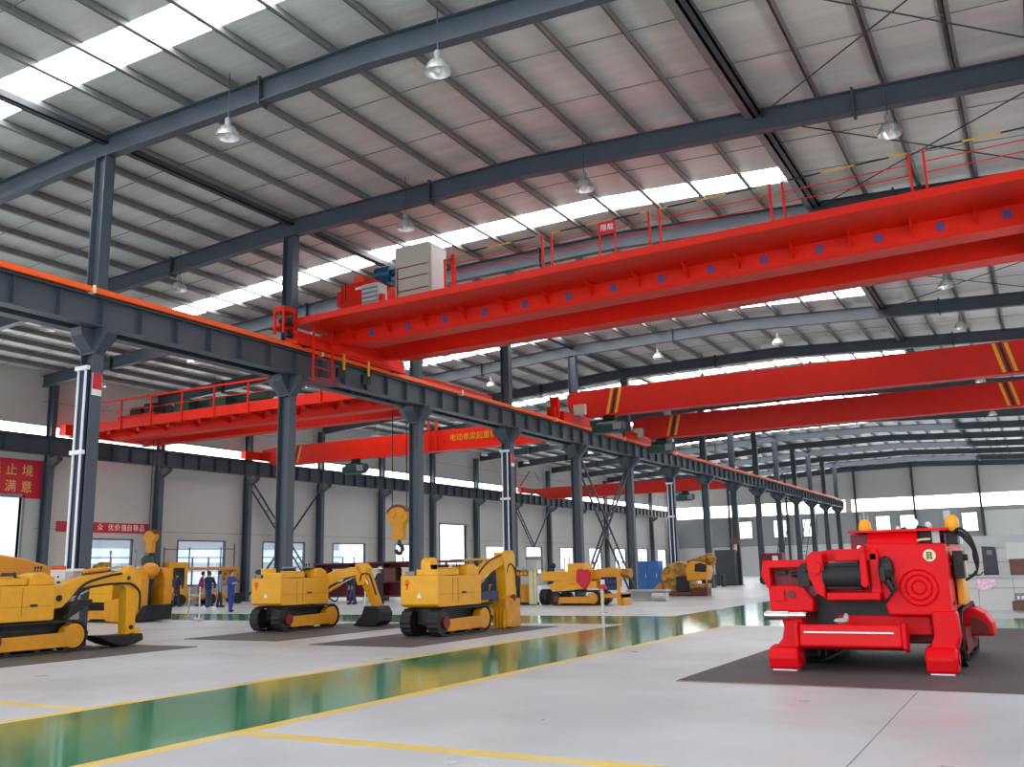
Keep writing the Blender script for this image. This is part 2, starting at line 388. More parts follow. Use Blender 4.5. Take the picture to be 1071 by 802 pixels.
# ------------------------------------------------------------------ columns
def hsec(b, d, f, z0, z1, t=.03):   # H section, flanges facing +-x
    b.box(-d/2, -d/2+t, -f/2, f/2, z0, z1); b.box(d/2-t, d/2, -f/2, f/2, z0, z1); b.box(-d/2+t, d/2-t, -.012, .012, z0, z1)
EXTRA = {1: 'with white conduits and red card', 2: 'behind the excavator', 3: 'beside the hanging yellow hook', 4: 'with white conduits', 7: 'with white clamps on pipes', 9: 'beside the dark grey cabinet'}
ZB0, ZB1 = 7.6, 8.33
for i in range(1, NF):
    t = T('steel_column', f'{ORD[i-1]} steel column of the central row from the camera'+(', '+EXTRA[i] if i in EXTRA else ''), 'column', (0, cy(i), 0), group='central row columns', kind='thing')
    q = MB(); hsec(q, .46, .32, .02, ZB0); P(t, 'lower_shaft', q, M_steel, .006)
    q = MB(); hsec(q, .42, .3, ZB0, zr(0)-.56); P(t, 'upper_shaft', q, M_steel, .006)
    q = MB(); q.box(-.32, .32, -.26, .26, 0, .03); P(t, 'base_plate', q, M_steel2)
    q = MB(); q.prism([(-.68, ZB0), (.68, ZB0), (.68, ZB0-.14), (.24, ZB0-.62), (-.24, ZB0-.62), (-.68, ZB0-.14)], 'y', -.14, .14)
    q.prism([(-.52, ZB0), (.52, ZB0), (.48, ZB0-.2), (.17, ZB0-.55), (-.17, ZB0-.55), (-.48, ZB0-.2)], 'x', -.2, .2); P(t, 'bracket', q, M_steel)
    if i in (1, 4, 7):
        q = MB(); q.box(-.2, .16, -.2, -.165, .4, 6.6); P(t, 'cable_tray', q, M_navy)
        for x in (-.16, .1):
            q = MB(); q.cyl((x, -.23, .4), (x, -.23, 6.62), .032, 8); P(t, 'conduit', q, M_wht)
        for z in (6.62, 4.55) if i != 7 else (6.62, 4.55):
            q = MB(); q.box(-.26, .2, -.28, -.19, z-.05, z+.05); P(t, 'clamp', q, M_wht)
    if i in (1, 4):
        q = MB(); q.box(.232, .24, -.14, .14, 5.95, 6.5); cd_ = P(t, 'notice_card', q, M_wht)
        q = MB(); q.box(.24, .244, -.13, .13, 6.1, 6.5); P(cd_, 'red_panel', q, M_sign)
# wall columns on the left wall
WY = [29.3, 36.0, 42.7, 49.4, 56.2, 62.9, 69.6, 76.3, 83.3, 90.3, 97.3, 104.3, 111.3, 117.9]
for i, y in enumerate(WY):
    t = T('wall_column', f'grey steel column against the left wall, {ORD[i]} from the left', 'column', (-21.9, y, 0), group='left wall columns', kind='thing')
    q = MB(); hsec(q, .46, .3, .02, 7.3); P(t, 'shaft', q, M_steel); q = MB(); hsec(q, .4, .28, 7.3, zr(-21.9)-.5); P(t, 'upper_shaft', q, M_steel)
    q = MB(); q.prism([(.2, 7.36), (.85, 7.36), (.85, 7.2), (.22, 6.85)], 'y', -.12, .12); P(t, 'bracket', q, M_steel2)
    q = MB(); q.box(-.3, .3, -.25, .25, 0, .03); P(t, 'base_plate', q, M_steel2)
# runway beams
def runway(name, label, x, y0, y1, z0, z1, side, bus=True, step=1.1667):
    t = T(name, label, 'beam', (x, 0, 0), kind='thing')
    q = MB(); q.box(-.2, .2, y0, y1, z1-.03, z1); q.box(-.17, .17, y0, y1, z0, z0+.03); q.box(-.012, .012, y0, y1, z0+.03, z1-.03)
    k = y0+.3
    while k < y1:
        q.box(-.16, .16, k-.008, k+.008, z0+.03, z1-.03); k += step
    P(t, 'girder', q, M_steel)
    q = MB(); q.box(-.04, .04, y0, y1, z1, z1+.1); P(t, 'crane_rail', q, M_blkm)
    if bus:
        q = MB(); q.box(side*.24-.045, side*.24+.045, y0, min(y1, 110), z1+.03, z1+.17); P(t, 'conductor_bar', q, M_bus, .01, label='orange conductor bar')
        for n, yy in enumerate([y0+2+4.2*j for j in range(int((y1-y0)/4.2))]):
            q = MB(); q.box(-.1*side if side < 0 else .1, .3*side if side > 0 else -.1, yy-.03, yy+.03, z1, z1+.04)
            q.box(side*.3-.02, side*.3+.02, yy-.03, yy+.03, z1, z1+.2)
            if n % 2 == 0: P(t, 'busbar_bracket', q, M_cream)
    return t
runway('crane_runway_beam', 'long runway beam with orange conductor bar along the central columns', .38, 4.0, 114.5, ZB0, ZB1, 1)
runway('crane_runway_beam', 'long dark grey runway beam on the left side of the central columns', -.38, 4.0, 114.5, ZB0, ZB1, -1, False)
runway('wall_runway_beam', 'long dark grey runway beam along the left window wall', -21.25, 4.0, 118.0, 7.4, 8.22, 1, False)
# laced X braces
def laced(parent, p, qq, off, name='brace'):
    b = MB(); p = Vector(p); qq = Vector(qq); o = Vector(off)
    b.bar(p+o, qq+o, .08); b.bar(p-o, qq-o, .08)
    n = 9
    for k in range(n+1): m_ = p.lerp(qq, k/n); b.bar(m_+o, m_-o, .04)
    return P(parent, name, b, M_steel2)
t = T('cross_brace', 'laced steel X brace between two central columns behind the yellow drill rig', 'brace', (0, cy(5), 0), kind='thing')
laced(t, (0, .25, 6.9), (0, 6.75, .3), (.15, 0, .1)); laced(t, (0, 6.75, 6.9), (0, .25, .3), (.15, 0, .1))
t = T('cross_brace', 'laced steel X brace on the left wall behind the second central column', 'brace', (-21.9, 42.7, 0), kind='thing')
laced(t, (.1, .2, 6.9), (.1, 6.5, .3), (0, .14, .14)); laced(t, (.1, 6.5, 6.9), (.1, .2, .3), (0, .14, .14))
t = T('cross_brace', 'steel V brace on the left wall right of the fourth central column', 'brace', (-21.9, 76.3, 0), kind='thing')
laced(t, (.1, .2, 7.0), (.1, 3.4, 3.6), (0, .12, .12)); laced(t, (.1, 6.8, 7.0), (.1, 3.6, 3.6), (0, .12, .12))
for s in (0, 1):
    q = MB(); q.bar((.1, 3.0 if s else 3.9, 10.6), (.1, .4 if s else 6.6, 8.6), .06); P(t, 'upper_rod', q, M_steel2)
# outside
for k, (x, y, wx, wy, h) in enumerate(((-75, 40, 12, 34, 9), (-85, 96, 14, 50, 12))):
    t = T('distant_building', ('pale low building outside the left windows' if k == 0 else 'pale taller building outside the far left windows'), 'building', (x, y, 0))
    q = MB(); q.box(-wx/2, wx/2, -wy/2, wy/2, -.05, h); P(t, 'wall', q, M_bld)
    for z in [2+3*n for n in range(int(h/3))]:
        q = MB(); q.box(wx/2, wx/2+.1, -wy/2+1, wy/2-1, z, z+1.2); P(t, 'window_band', q, M_grey)
#@@PART2
# ------------------------------------------------------------------ high bay lamps
def make_lamp():
    t = T('high_bay_lamp', '', 'lamp', (0, 0, 0), group='high bay lamps')
    q = MB(); q.cyl((0, 0, .42), (0, 0, 1.62), .012, 6); P(t, 'rod', q, M_steel2)
    q = MB(); q.cyl((0, 0, .27), (0, 0, .45), .075, 10); q.cyl((0, 0, .45), (0, 0, .48), .05, 10); P(t, 'ballast', q, M_grey, smooth=True)
    q = MB(); q.lathe([(.09, .27), (.16, .24), (.24, .12), (.27, 0), (.262, 0), (.23, .11), (.15, .22), (.08, .25)], n=20); P(t, 'reflector', q, M_silv, smooth=True)
    q = MB(); q.ell((0, 0, .12), (.085, .085, .13)); P(t, 'bulb', q, M_lampw, smooth=True)
    return t
lamp0 = make_lamp(); first = True
XS = (-17.5, -11.5, -4.6, 4.75, 10.5, 18.05); XN = ['far left bay', 'middle of the left bay', 'right of the left bay', 'left of the right bay', 'middle of the right bay', 'far right']
for i in range(1, 10):
    for k, x in enumerate(XS):
        lb = f'bell shaped lamp before the {ORD[i-1]} roof frame, {XN[k]}'
        loc = (x, cy(i)-.4, zr(x)-1.4)
        if first: lamp0.location = loc; lamp0['label'] = lb; first = False
        else: dup(lamp0, lb, loc)
# ------------------------------------------------------------------ big double girder crane in the right bay
def girder_box(x0, x1, yc, wd, z0, z1, tap=.5):
    b = MB(); b.prism([(x0, z0+tap), (x0+1.2, z0), (x1-1.2, z0), (x1, z0+tap), (x1, z1), (x0, z1)], 'y', yc-wd/2, yc+wd/2)
    b.box(x0+1.2, x1-1.2, yc-wd/2-.08, yc+wd/2+.08, z0-.02, z0+.005); b.box(x0, x1, yc-wd/2-.05, yc+wd/2+.05, z1, z1+.02); return b
RZ = ZB1+.1
t = T('bridge_crane', 'large red double girder bridge crane nearest the camera with walkway and beige cabinet', 'crane', (0, 0, 0)); t.rotation_euler = (0, -math.radians(.8), 0); t.location = (.126, 0, 0)
X0, X1 = .55, 22.1
P(t, 'near_girder', girder_box(X0, X1, 23.55, .5, 8.66, 9.55, .2), M_red)
P(t, 'far_girder', girder_box(X0, X1, 25.75, .5, 8.62, 9.55, .2), M_red)
q = MB(); q.box(.28, X1, 21.6, 23.3, 9.16, 9.19); wk = P(t, 'walkway', q, M_red)
q = MB(); q.box(.28, X1, 21.59, 21.61, 9.12, 9.32); P(wk, 'toe_board', q, M_red)
for k in range(15):
    x = 1.6+1.38*k; q = MB(); q.prism([(22.75, 9.15), (23.3, 9.15), (23.3, 8.84), (23.2, 8.84)], 'x', x-.012, x+.012); P(t, 'gusset', q, M_red)
    if k < 14: q = MB(); x += .62; q.box(x-.09, x+.09, 23.282, 23.3, 8.86, 9.06); P(t, 'maker_sticker', q, M_sticker, label='small blue sticker')
for x in (6.4, 9.2, 9.47, 12.24, 12.52, 15.3, 15.6, 18.4, 18.7, 21.2):
    q = MB(); q.box(x-.025, x+.025, 21.62, 21.67, 9.19, 10.25 if x < 20 else 10.3); P(t, 'rail_post', q, M_red)
for a, c in ((6.4, 9.2), (9.47, 12.24), (12.52, 15.3), (15.6, 18.4), (18.7, 21.3)):
    q = MB(); q.cyl((a, 21.65, 10.25), (c, 21.65, 10.25), .02, 6); P(t, 'handrail', q, M_haz, label='yellow and black handrail')
    q = MB(); q.cyl((a, 21.65, 9.72), (c, 21.65, 9.72), .013, 6); q.cyl((a, 21.65, 9.98), (c, 21.65, 9.98), .013, 6); P(t, 'mid_rail', q, M_red)
for sx in (.62, 21.0):
    q = MB(); q.box(sx-.24, sx+.24, 21.4, 27.0, RZ+.03, RZ+.42); q.box(sx-.3, sx+.3, 22.9, 26.3, RZ+.1, RZ+.62); ec = P(t, 'end_carriage', q, M_red)
    for yy in (21.9, 26.5):
        q = MB(); q.cyl((sx-.2, yy, RZ+.2), (sx+.2, yy, RZ+.2), .2, 16); P(ec, 'wheel', q, M_blkm)
    for yy in (21.25, 27.1):
        q = MB(); q.cyl((sx-.0, yy-.12, RZ+.3), (sx, yy+.12, RZ+.3), .1, 10); P(ec, 'buffer', q, M_blk)
# drive motors and posts on the carriage by the second column
q = MB(); q.box(.2, .5, 21.0, 21.6, RZ+.5, RZ+.62)
for yy in (21.0, 21.5): q.box(.28, .34, yy-.03, yy+.03, RZ+.3, RZ+1.15); q.box(.62, .68, yy-.03, yy+.03, RZ+.3, RZ+1.15)
q.box(.25, .7, 20.98, 21.52, RZ+1.0, RZ+1.15); P(t, 'gate_frame', q, M_red)
q = MB(); q.cyl((.3, 21.3, RZ+.72), (.62, 21.3, RZ+.72), .14, 12); P(t, 'drive_motor', q, M_dark)
# trolley with winch
q = MB(); q.box(.95, 2.6, 23.4, 26.0, 9.6, 9.78); q.box(1.0, 2.55, 23.45, 23.6, 9.78, 10.25); q.box(1.0, 2.55, 25.7, 25.9, 9.78, 10.25); tr = P(t, 'trolley', q, M_red)
q = MB(); q.box(.75, 2.1, 23.6, 25.2, 9.78, 10.85); q.box(.5, .75, 23.7, 24.6, 10.2, 10.7); P(tr, 'gearbox', q, M_red)
q = MB(); q.box(1.75, 2.4, 23.42, 23.9, 9.95, 10.65); P(tr, 'resistor_box', q, M_lgrey)
for k in range(4):
    q = MB(); q.box(1.77, 2.38, 23.4, 23.42, 10.02+.15*k, 10.08+.15*k); P(tr, 'vent_slot', q, M_grey)
q = MB(); q.cyl((1.75, 24.3, 11.2), (2.35, 24.3, 11.2), .27, 20); q.cyl((1.7, 24.3, 11.2), (1.75, 24.3, 11.2), .2, 16); q.cyl((2.35, 24.3, 11.2), (2.8, 24.3, 11.2), .12, 12); q.box(1.85, 2.25, 24.1, 24.5, 10.8, 11.1); P(tr, 'hoist_motor', q, M_teal, smooth=True, label='blue hoist motor')
q = MB(); q.cyl((1.1, 24.8, 10.2), (2.4, 24.8, 10.2), .3, 20); P(tr, 'rope_drum', q, M_dark, smooth=True)
q = MB(); q.box(1.2, 1.6, 23.7, 24.1, 10.85, 11.1); P(tr, 'junction_box', q, M_orm)
q = MB(); q.cyl((.95, 23.6, 10.2), (.95, 23.6, 10.9), .02, 6); q.cyl((.8, 23.6, 10.2), (.8, 23.6, 10.75), .02, 6); P(tr, 'guide_post', q, M_dark)
q = MB(); q.box(1.35, 1.6, 23.59, 23.6, 10.6, 10.68); P(tr, 'rating_plate', q, M_wht)
# beige electrical cabinet and its railing
q = MB(); q.box(3.45, 4.7, 22.9, 23.9, 9.3, 11.4); cb = P(t, 'electrical_cabinet', q, M_beige, .01, label='tall beige electrical cabinet')
q = MB(); q.box(4.7, 4.74, 23.0, 23.8, 9.6, 11.33); P(cb, 'side_door', q, M_wht)
for z in (9.95, 10.35, 10.7):
    q = MB(); q.cyl((3.55, 22.85, z), (4.7, 22.85, z), .012, 6); P(cb, 'guard_rail', q, M_redd)
q = MB(); q.cyl((3.55, 22.85, 9.2), (3.55, 22.85, 10.72), .018, 6); P(cb, 'guard_post', q, M_redd)
q = MB(); q.box(6.0, 6.05, 21.7, 21.76, 9.19, 10.2); q.box(6.25, 6.38, 21.7, 21.76, 9.19, 10.3); q.box(6.0, 6.38, 21.7, 21.76, 10.14, 10.2); P(t, 'access_gate', q, M_red)
# access ladder with cage bars
q = MB()
for yy in (22.0, 22.9): q.box(.95, 1.0, yy-.025, yy+.025, 7.35, 9.16)
for k in range(6): q.box(.96, .99, 22.0, 22.9, 7.5+.3*k, 7.53+.3*k)
ld = P(t, 'access_ladder', q, M_red)
q = MB(); q.box(.7, 1.4, 21.9, 23.0, 7.33, 7.36); P(ld, 'landing_plate', q, M_redd)
for yy in (23.6, 24.9):
    q = MB(); q.box(.85, .9, yy-.04, yy+.04, 8.0, 8.6); P(t, 'collector_arm', q, M_hazy)
    q = MB(); q.box(.7, .8, yy-.2, yy+.2, 7.75, 8.05); P(t, 'collector_shoe', q, M_blk)
s = T('load_limit_sign', 'small red sign board with white characters above the big red crane walkway', 'sign', (11.07, 21.64, 9.85))
q = MB(); q.box(-.24, .24, -.01, .01, .18, .54); P(s, 'board', q, M_sign); q = MB(); q.box(-.24, -.2, -.02, .02, -.52, .54); q.box(.2, .24, -.02, .02, -.52, .3); P(s, 'post', q, M_red)
text(s, 'lettering', '限载', .19, M_txtw, (0, -.013, .36), (PI/2, 0, 0))
# ------------------------------------------------------------------ single girder cranes
def hoist(parent, x, y, z, m, cable=0, k=1.25):
    q = MB(); q.cyl((x-.55, y, z), (x+.35, y, z), .26*k, 18); q.cyl((x+.35, y, z), (x+.75, y, z), .19*k, 14); q.cyl((x-.85, y, z-.03), (x-.55, y, z-.03), .17*k, 14); q.box(x-.75, x+.55, y-.3, y+.3, z-.3, z-.1)
    h = P(parent, 'hoist', q, m, smooth=True, label='dark green electric hoist')
    q = MB(); q.box(x-.3, x+.3, y-.06, y+.06, z+.2, z+.75)
    for dx in (-.25, .25): q.cyl((x+dx, y-.15, z+.62), (x+dx, y+.15, z+.62), .09, 12)
    P(h, 'trolley', q, M_dark)
    q = MB(); q.box(x+.3, x+.7, y-.34, y-.2, z-.2, z+.15); P(h, 'control_box', q, M_grey)
    if cable:
        q = MB(); q.cyl((x-.1, y, z-.2), (x-.1, y, z-cable), .015, 6); q.cyl((x+.1, y, z-.2), (x+.1, y, z-cable), .015, 6); P(h, 'rope', q, M_dark)
    return h
def single_crane(label, x0, x1, y, z0, z1, hx, stripe, m, rail_z, carr, span_taper=1.0, hang=0):
    t = T('single_girder_crane', label, 'crane', (0, 0, 0), group='single girder cranes')
    b = MB(); b.prism([(x0, z0+.55), (x0+span_taper, z0), (x1-span_taper, z0), (x1, z0+.55), (x1, z1-.1), (x1-span_taper*.8, z1), (x0+span_taper*.8, z1), (x0, z1-.1)], 'y', y-.22, y+.22)
    b.box(x0+1, x1-1, y-.3, y+.3, z0-.03, z0)
    g = P(t, 'girder', b, m)
    for sx in stripe:
        for k, d in enumerate((0, .18, .36)):
            sgn = 1 if sx < (x0+x1)/2 else -1
            q = MB(); xa = sx+d*1.2; q.prism([(xa, z0+.05), (xa+.13, z0+.05), (xa+.13+.28*sgn, z1-.05), (xa+.28*sgn, z1-.05)], 'y', y-.226, y-.22); P(g, 'hazard_stripe', q, M_blk if k == 1 else M_hazy)
    for sx in carr:
        q = MB(); q.box(sx-.2, sx+.2, y-1.5, y+1.5, rail_z+.05, rail_z+.5); e = P(t, 'end_carriage', q, m)
        for yy in (y-1.1, y+1.1):
            q = MB(); q.cyl((sx-.15, yy, rail_z+.17), (sx+.15, yy, rail_z+.17), .17, 14); P(e, 'wheel', q, M_blkm)
    hoist(t, hx, y, z0-.55, M_green, hang)
    return t
c2 = single_crane('dark red single girder crane in the right bay, nearer of the two with hazard stripes', .3, 21.6, 41.8, 8.75, 10.05, 2.4, (2.35, 19.4), M_red2, RZ, (.5, 21.0))
q = MB(); q.box(.1, .5, 40.1, 40.3, RZ+.2, RZ+1.2); q.box(.0, .4, 39.9, 40.5, RZ+.05, RZ+.7); P(c2, 'bumper_tower', q, M_red)
q = MB(); q.box(.75, 1.35, 41.3, 41.5, 8.85, 9.35); P(c2, 'control_cabinet', q, M_beige)
c3 = single_crane('dark red single girder crane in the right bay, farther of the two with hazard stripes', .3, 21.6, 50.4, 8.62, 9.85, 1.9, (2.3, 19.3), M_red2, RZ, (.5, 21.0))
q = MB(); q.box(.5, 1.0, 49.8, 50.1, 8.7, 9.2); P(c3, 'control_cabinet', q, M_beige)
l2 = single_crane('orange red single girder crane in the left bay carrying a small green hoist', -20.9, -.75, 43.0, 7.95, 9.05, -13.9, (-18.6,), M_red, 8.32, (-21.2, -.42))
text(l2, 'lettering', '电动单梁起重机', .42, M_hazy, (-5.9, 42.77, 8.55), (PI/2, 0, 0))
q = MB(); q.box(-8.7, -8.6, 42.6, 42.7, 7.95, 9.6); q.box(-8.2, -8.1, 42.6, 42.7, 7.95, 9.6); P(l2, 'maintenance_post', q, M_red2)
l3 = single_crane('distant red single girder crane in the left bay near the end wall', -20.4, -.75, 77.5, 7.75, 8.75, -6, (), M_red2, 8.32, (-21.2, -.42), 1.6)
# ------------------------------------------------------------------ double girder crane in the left bay
t = T('bridge_crane', 'red double girder bridge crane in the left bay with railings along its walkway', 'crane', (0, 0, 0))
def lowbox(y, z0): return girder_box(-20.7, -.75, y, .45, z0, z0+.95, .45)
P(t, 'near_girder', lowbox(31.4, 8.2), M_red); P(t, 'far_girder', lowbox(33.4, 8.2), M_red)
q = MB(); q.box(-20.6, -1.0, 30.2, 31.2, 8.62, 8.65); wk = P(t, 'walkway', q, M_red)
q = MB(); q.box(-20.6, -1.0, 30.18, 30.2, 8.55, 9.0); P(wk, 'toe_board', q, M_red)
for k in range(10):
    x = -20.0+2.05*k; q = MB(); q.box(x-.035, x+.035, 30.12, 30.18, 8.5, 9.98); q.prism([(30.2, 8.6), (31.2, 8.6), (31.2, 8.35)], 'x', x-.015, x+.015); P(t, 'rail_post', q, M_red)
    q = MB(); q.cyl((x+.9, 30.4, 8.5), (x+.9, 30.75, 8.5), .12, 12); P(t, 'lamp_bracket', q, M_red2)
q = MB(); q.box(-20.6, -8.6, 30.11, 30.19, 9.9, 9.98); P(t, 'handrail', q, M_red)
q = MB(); q.cyl((-20.3, 30.15, 9.4), (-8.8, 30.15, 9.4), .015, 6); P(t, 'mid_rail', q, M_red)
for sx in (-21.2, -.42):
    q = MB(); q.box(sx-.24, sx+.24, 29.4, 35.0, 8.42, 8.95); e = P(t, 'end_carriage', q, M_red)
    for yy in (30.0, 34.4): q = MB(); q.cyl((sx-.2, yy, 8.55), (sx+.2, yy, 8.55), .2, 14); P(e, 'wheel', q, M_blkm)
    q = MB(); q.cyl((sx, 34.95, 8.7), (sx, 35.25, 8.7), .14, 12); P(e, 'buffer', q, M_red2)
for name, xc in (('main_trolley', -4.0), ('auxiliary_trolley', -18.2)):
    q = MB(); q.box(xc-1.3, xc+1.3, 31.2, 33.6, 9.2, 9.4); tr = P(t, name, q, M_red)
    q = MB(); q.cyl((xc-1.0, 32.6, 9.7), (xc+.8, 32.6, 9.7), .3, 18); P(tr, 'rope_drum', q, M_green, smooth=True)
    q = MB(); q.cyl((xc-.9, 31.8, 9.65), (xc-.1, 31.8, 9.65), .24, 16); P(tr, 'hoist_motor', q, M_dark, smooth=True)
    q = MB(); q.box(xc+.2, xc+.9, 31.5, 32.2, 9.4, 9.95); P(tr, 'gearbox', q, M_dark)
q = MB(); q.cyl((-16.2, 32.4, 9.75), (-10.5, 32.4, 9.75), .2, 12); q.box(-16, -15, 31.6, 32.2, 9.3, 9.9); q.box(-13.6, -12.6, 31.6, 32.1, 9.3, 9.8); P(t, 'drive_shaft', q, M_green)
# hooks
def hook(label, x, y, ztop, zr_, body, s=1.0, rope_dx=.36):
    t = T('hook_block', label, 'hook', (x, y, zr_), group='crane hooks')
    q = MB(); q.prism([(.52*s*math.cos(a), -.06*s+.4*s*math.sin(a)) for a in [2*PI*k/28 for k in range(28)]], 'y', -.17*s, .17*s); q.prism([(-.3*s, -.36*s), (.3*s, -.36*s), (.25*s, -.6*s), (.25*s, -1.05*s), (-.25*s, -1.05*s), (-.25*s, -.6*s)], 'y', -.16*s, .16*s); bd = P(t, 'block', q, body, .02)
    q = MB(); q.prism([(.545*s*math.cos(a), -.05*s+.43*s*math.sin(a)) for a in [PI*(.1+.8*k/14) for k in range(15)]]+[(.47*s*math.cos(a), -.05*s+.33*s*math.sin(a)) for a in [PI*(.9-.8*k/14) for k in range(15)]], 'y', -.19*s, .19*s); P(t, 'top_guard', q, M_copper)
    for dx in (-.22*s, .22*s): q = MB(); q.cyl((dx, -.2*s, 0), (dx, .2*s, 0), .15*s, 14); P(t, 'sheave_pin', q, M_yel2)
    q = MB(); q.cyl((0, 0, -1.0*s), (0, 0, -1.15*s), .07*s, 10)
    q.tube([(0, 0, -1.12*s)]+[(.16*s*math.sin(a), 0, -1.42*s-.17*s*math.cos(a)*-1) for a in [0.1+PI*1.45*k/12 for k in range(13)]], .085*s, 8); P(t, 'hook', q, M_blkm, smooth=True)
    for dx in (-rope_dx*s, rope_dx*s):
        q = MB(); q.cyl((dx, 0, .1), (dx, 0, ztop-zr_), .022, 6); P(t, 'wire_rope', q, M_dark)
    return t
hook('large yellow hook block with black hook hanging between the second and third central columns', -3.3, 32.5, 9.18, 3.92, M_yel2, 1.02)
h = hook('smaller yellow hook block hanging near the left wall above the group of people', -18.2, 32.5, 9.18, 3.55, M_yel2, .8, .2)
q = MB(); q.ell((.1, -.25, -1.25), (.32, .28, .32)); P(h, 'magnet', q, M_green, smooth=True)
# ------------------------------------------------------------------ floor mats
def fmat(label, x0, x1, y0, y1, edge=False):
    t = T('floor_mat', label, 'mat', ((x0+x1)/2, (y0+y1)/2, 0)); hx, hy = (x1-x0)/2, (y1-y0)/2
    q = MB(); q.box(-hx, hx, -hy, hy, .001, .012); P(t, 'mat_sheet', q, M_mat)
    if edge: q = MB(); q.box(-hx+.02, -hx+2.4, -hy-.07, -hy, .001, .012); P(t, 'edge_strip', q, M_edge)
fmat('dark grey floor mat under the red mining machine', 15.35, 21.9, 13.15, 25.0, True)
fmat('dark grey floor mat under the yellow breaker machine', 5.35, 8.15, 17.0, 24.0)
fmat('dark grey floor mat under the yellow excavator by the second central column', .62, 3.75, 17.7, 24.4)
fmat('dark grey floor mat under the yellow excavator at the left edge', .3, 3.05, 8.5, 15.9)
# ------------------------------------------------------------------ crawler machines
ZM = .012
def stadium(L, Hh, n, r_add=0.0):
    r = Hh/2; s = L-2*r; per = 2*s+2*PI*r; out = []
    for k in range(n):
        d = per*k/n
        if d < s: p = (-s/2+d, r); nm = (0, 1)
        elif d < s+PI*r: a = (d-s)/r; p = (s/2+r*math.sin(a), r*math.cos(a)); nm = (math.sin(a), math.cos(a))
        elif d < 2*s+PI*r: p = (s/2-(d-s-PI*r), -r); nm = (0, -1)
        else: a = (d-2*s-PI*r)/r; p = (-s/2-r*math.sin(a), -r*math.cos(a)); nm = (-math.sin(a), -math.cos(a))
        e = r_add[k % len(r_add)] if isinstance(r_add, (list, tuple)) else r_add
        out.append((p[0]+nm[0]*e, p[1]+nm[1]*e+r))
    return out
def crawler(root, x, L, Hh, wd, z0, out_side, fmatl, pad=M_blk):
    n = 180; o = stadium(L, Hh, n, (0, 0, -.016, -.016)); i_ = stadium(L, Hh, n, -.05)
    b = MB(); x0, x1 = x-wd/2, x+wd/2; vs = []
    for xx in (x0, x1):
        vs += [(xx, u, v) for u, v in o]; vs += [(xx, u, v) for u, v in i_]
    fs = []
    for k in range(n):
        j = (k+1) % n
        fs += [(k, j, 2*n+j, 2*n+k), (n+k, 3*n+k, 3*n+j, n+j), (k, n+k, n+j, j), (2*n+k, 2*n+j, 3*n+j, 3*n+k)]
    b.add([(a, c, d+z0) for a, c, d in vs], fs); tk = P(root, 'track', b, pad)
    s = 1 if out_side > 0 else -1; r = Hh/2
    q = MB(); xa = x+s*wd*.1
    q.prism([(-L/2+r*1.5, .16*Hh), (L/2-r*1.2, .16*Hh), (L/2-r*1.2, .62*Hh), (-L/2+r*1.5, .58*Hh)], 'x', min(xa, x+s*wd*.48), max(xa, x+s*wd*.48))
    q.v = [(a, c, d+z0) for a, c, d in q.v]; P(tk, 'track_frame', q, fmatl, .012)
    q = MB(); q.cyl((x-wd*.3, L/2-r, z0+r), (x+wd*.46*s if s > 0 else x+wd*.3, L/2-r, z0+r), r*.78, 20)
    q.box(min(x, x+s*wd*.5), max(x, x+s*wd*.5), L/2-r*1.7, L/2-r*.55, z0+r*.45, z0+r*1.6); P(tk, 'idler', q, fmatl, .01)
    q = MB(); q.cyl((x-wd*.35, -L/2+r, z0+r), (x+wd*.35, -L/2+r, z0+r), r*.8, 16); P(tk, 'sprocket', q, M_dark)
    q = MB(); q.cyl((x+s*wd*.3, -L/2+r*1.25, z0+r*.95), (x+s*wd*.55, -L/2+r*1.25, z0+r*.95), r*.42, 16); P(tk, 'drive_hub', q, M_redd)
    for k in range(3):
        q = MB(); yy = -L/2+r*2.1+k*(L-3.6*r)/2; q.cyl((x-wd*.4, yy, z0+.12), (x+wd*.42, yy, z0+.12), .085, 12); P(tk, 'roller', q, M_dark)
    return tk
def beam2(pts, wx, m_):   # swept box beam, pts = (x, y, z, depth)
    b = MB()
    for (a, c) in zip(pts, pts[1:]): b.taper(a[:3], c[:3], wx, a[3], wx, c[3], (0, 0, 1) if abs(c[2]-a[2]) < abs(c[1]-a[1])+abs(c[0]-a[0]) else (0, 1, 0))
    return b
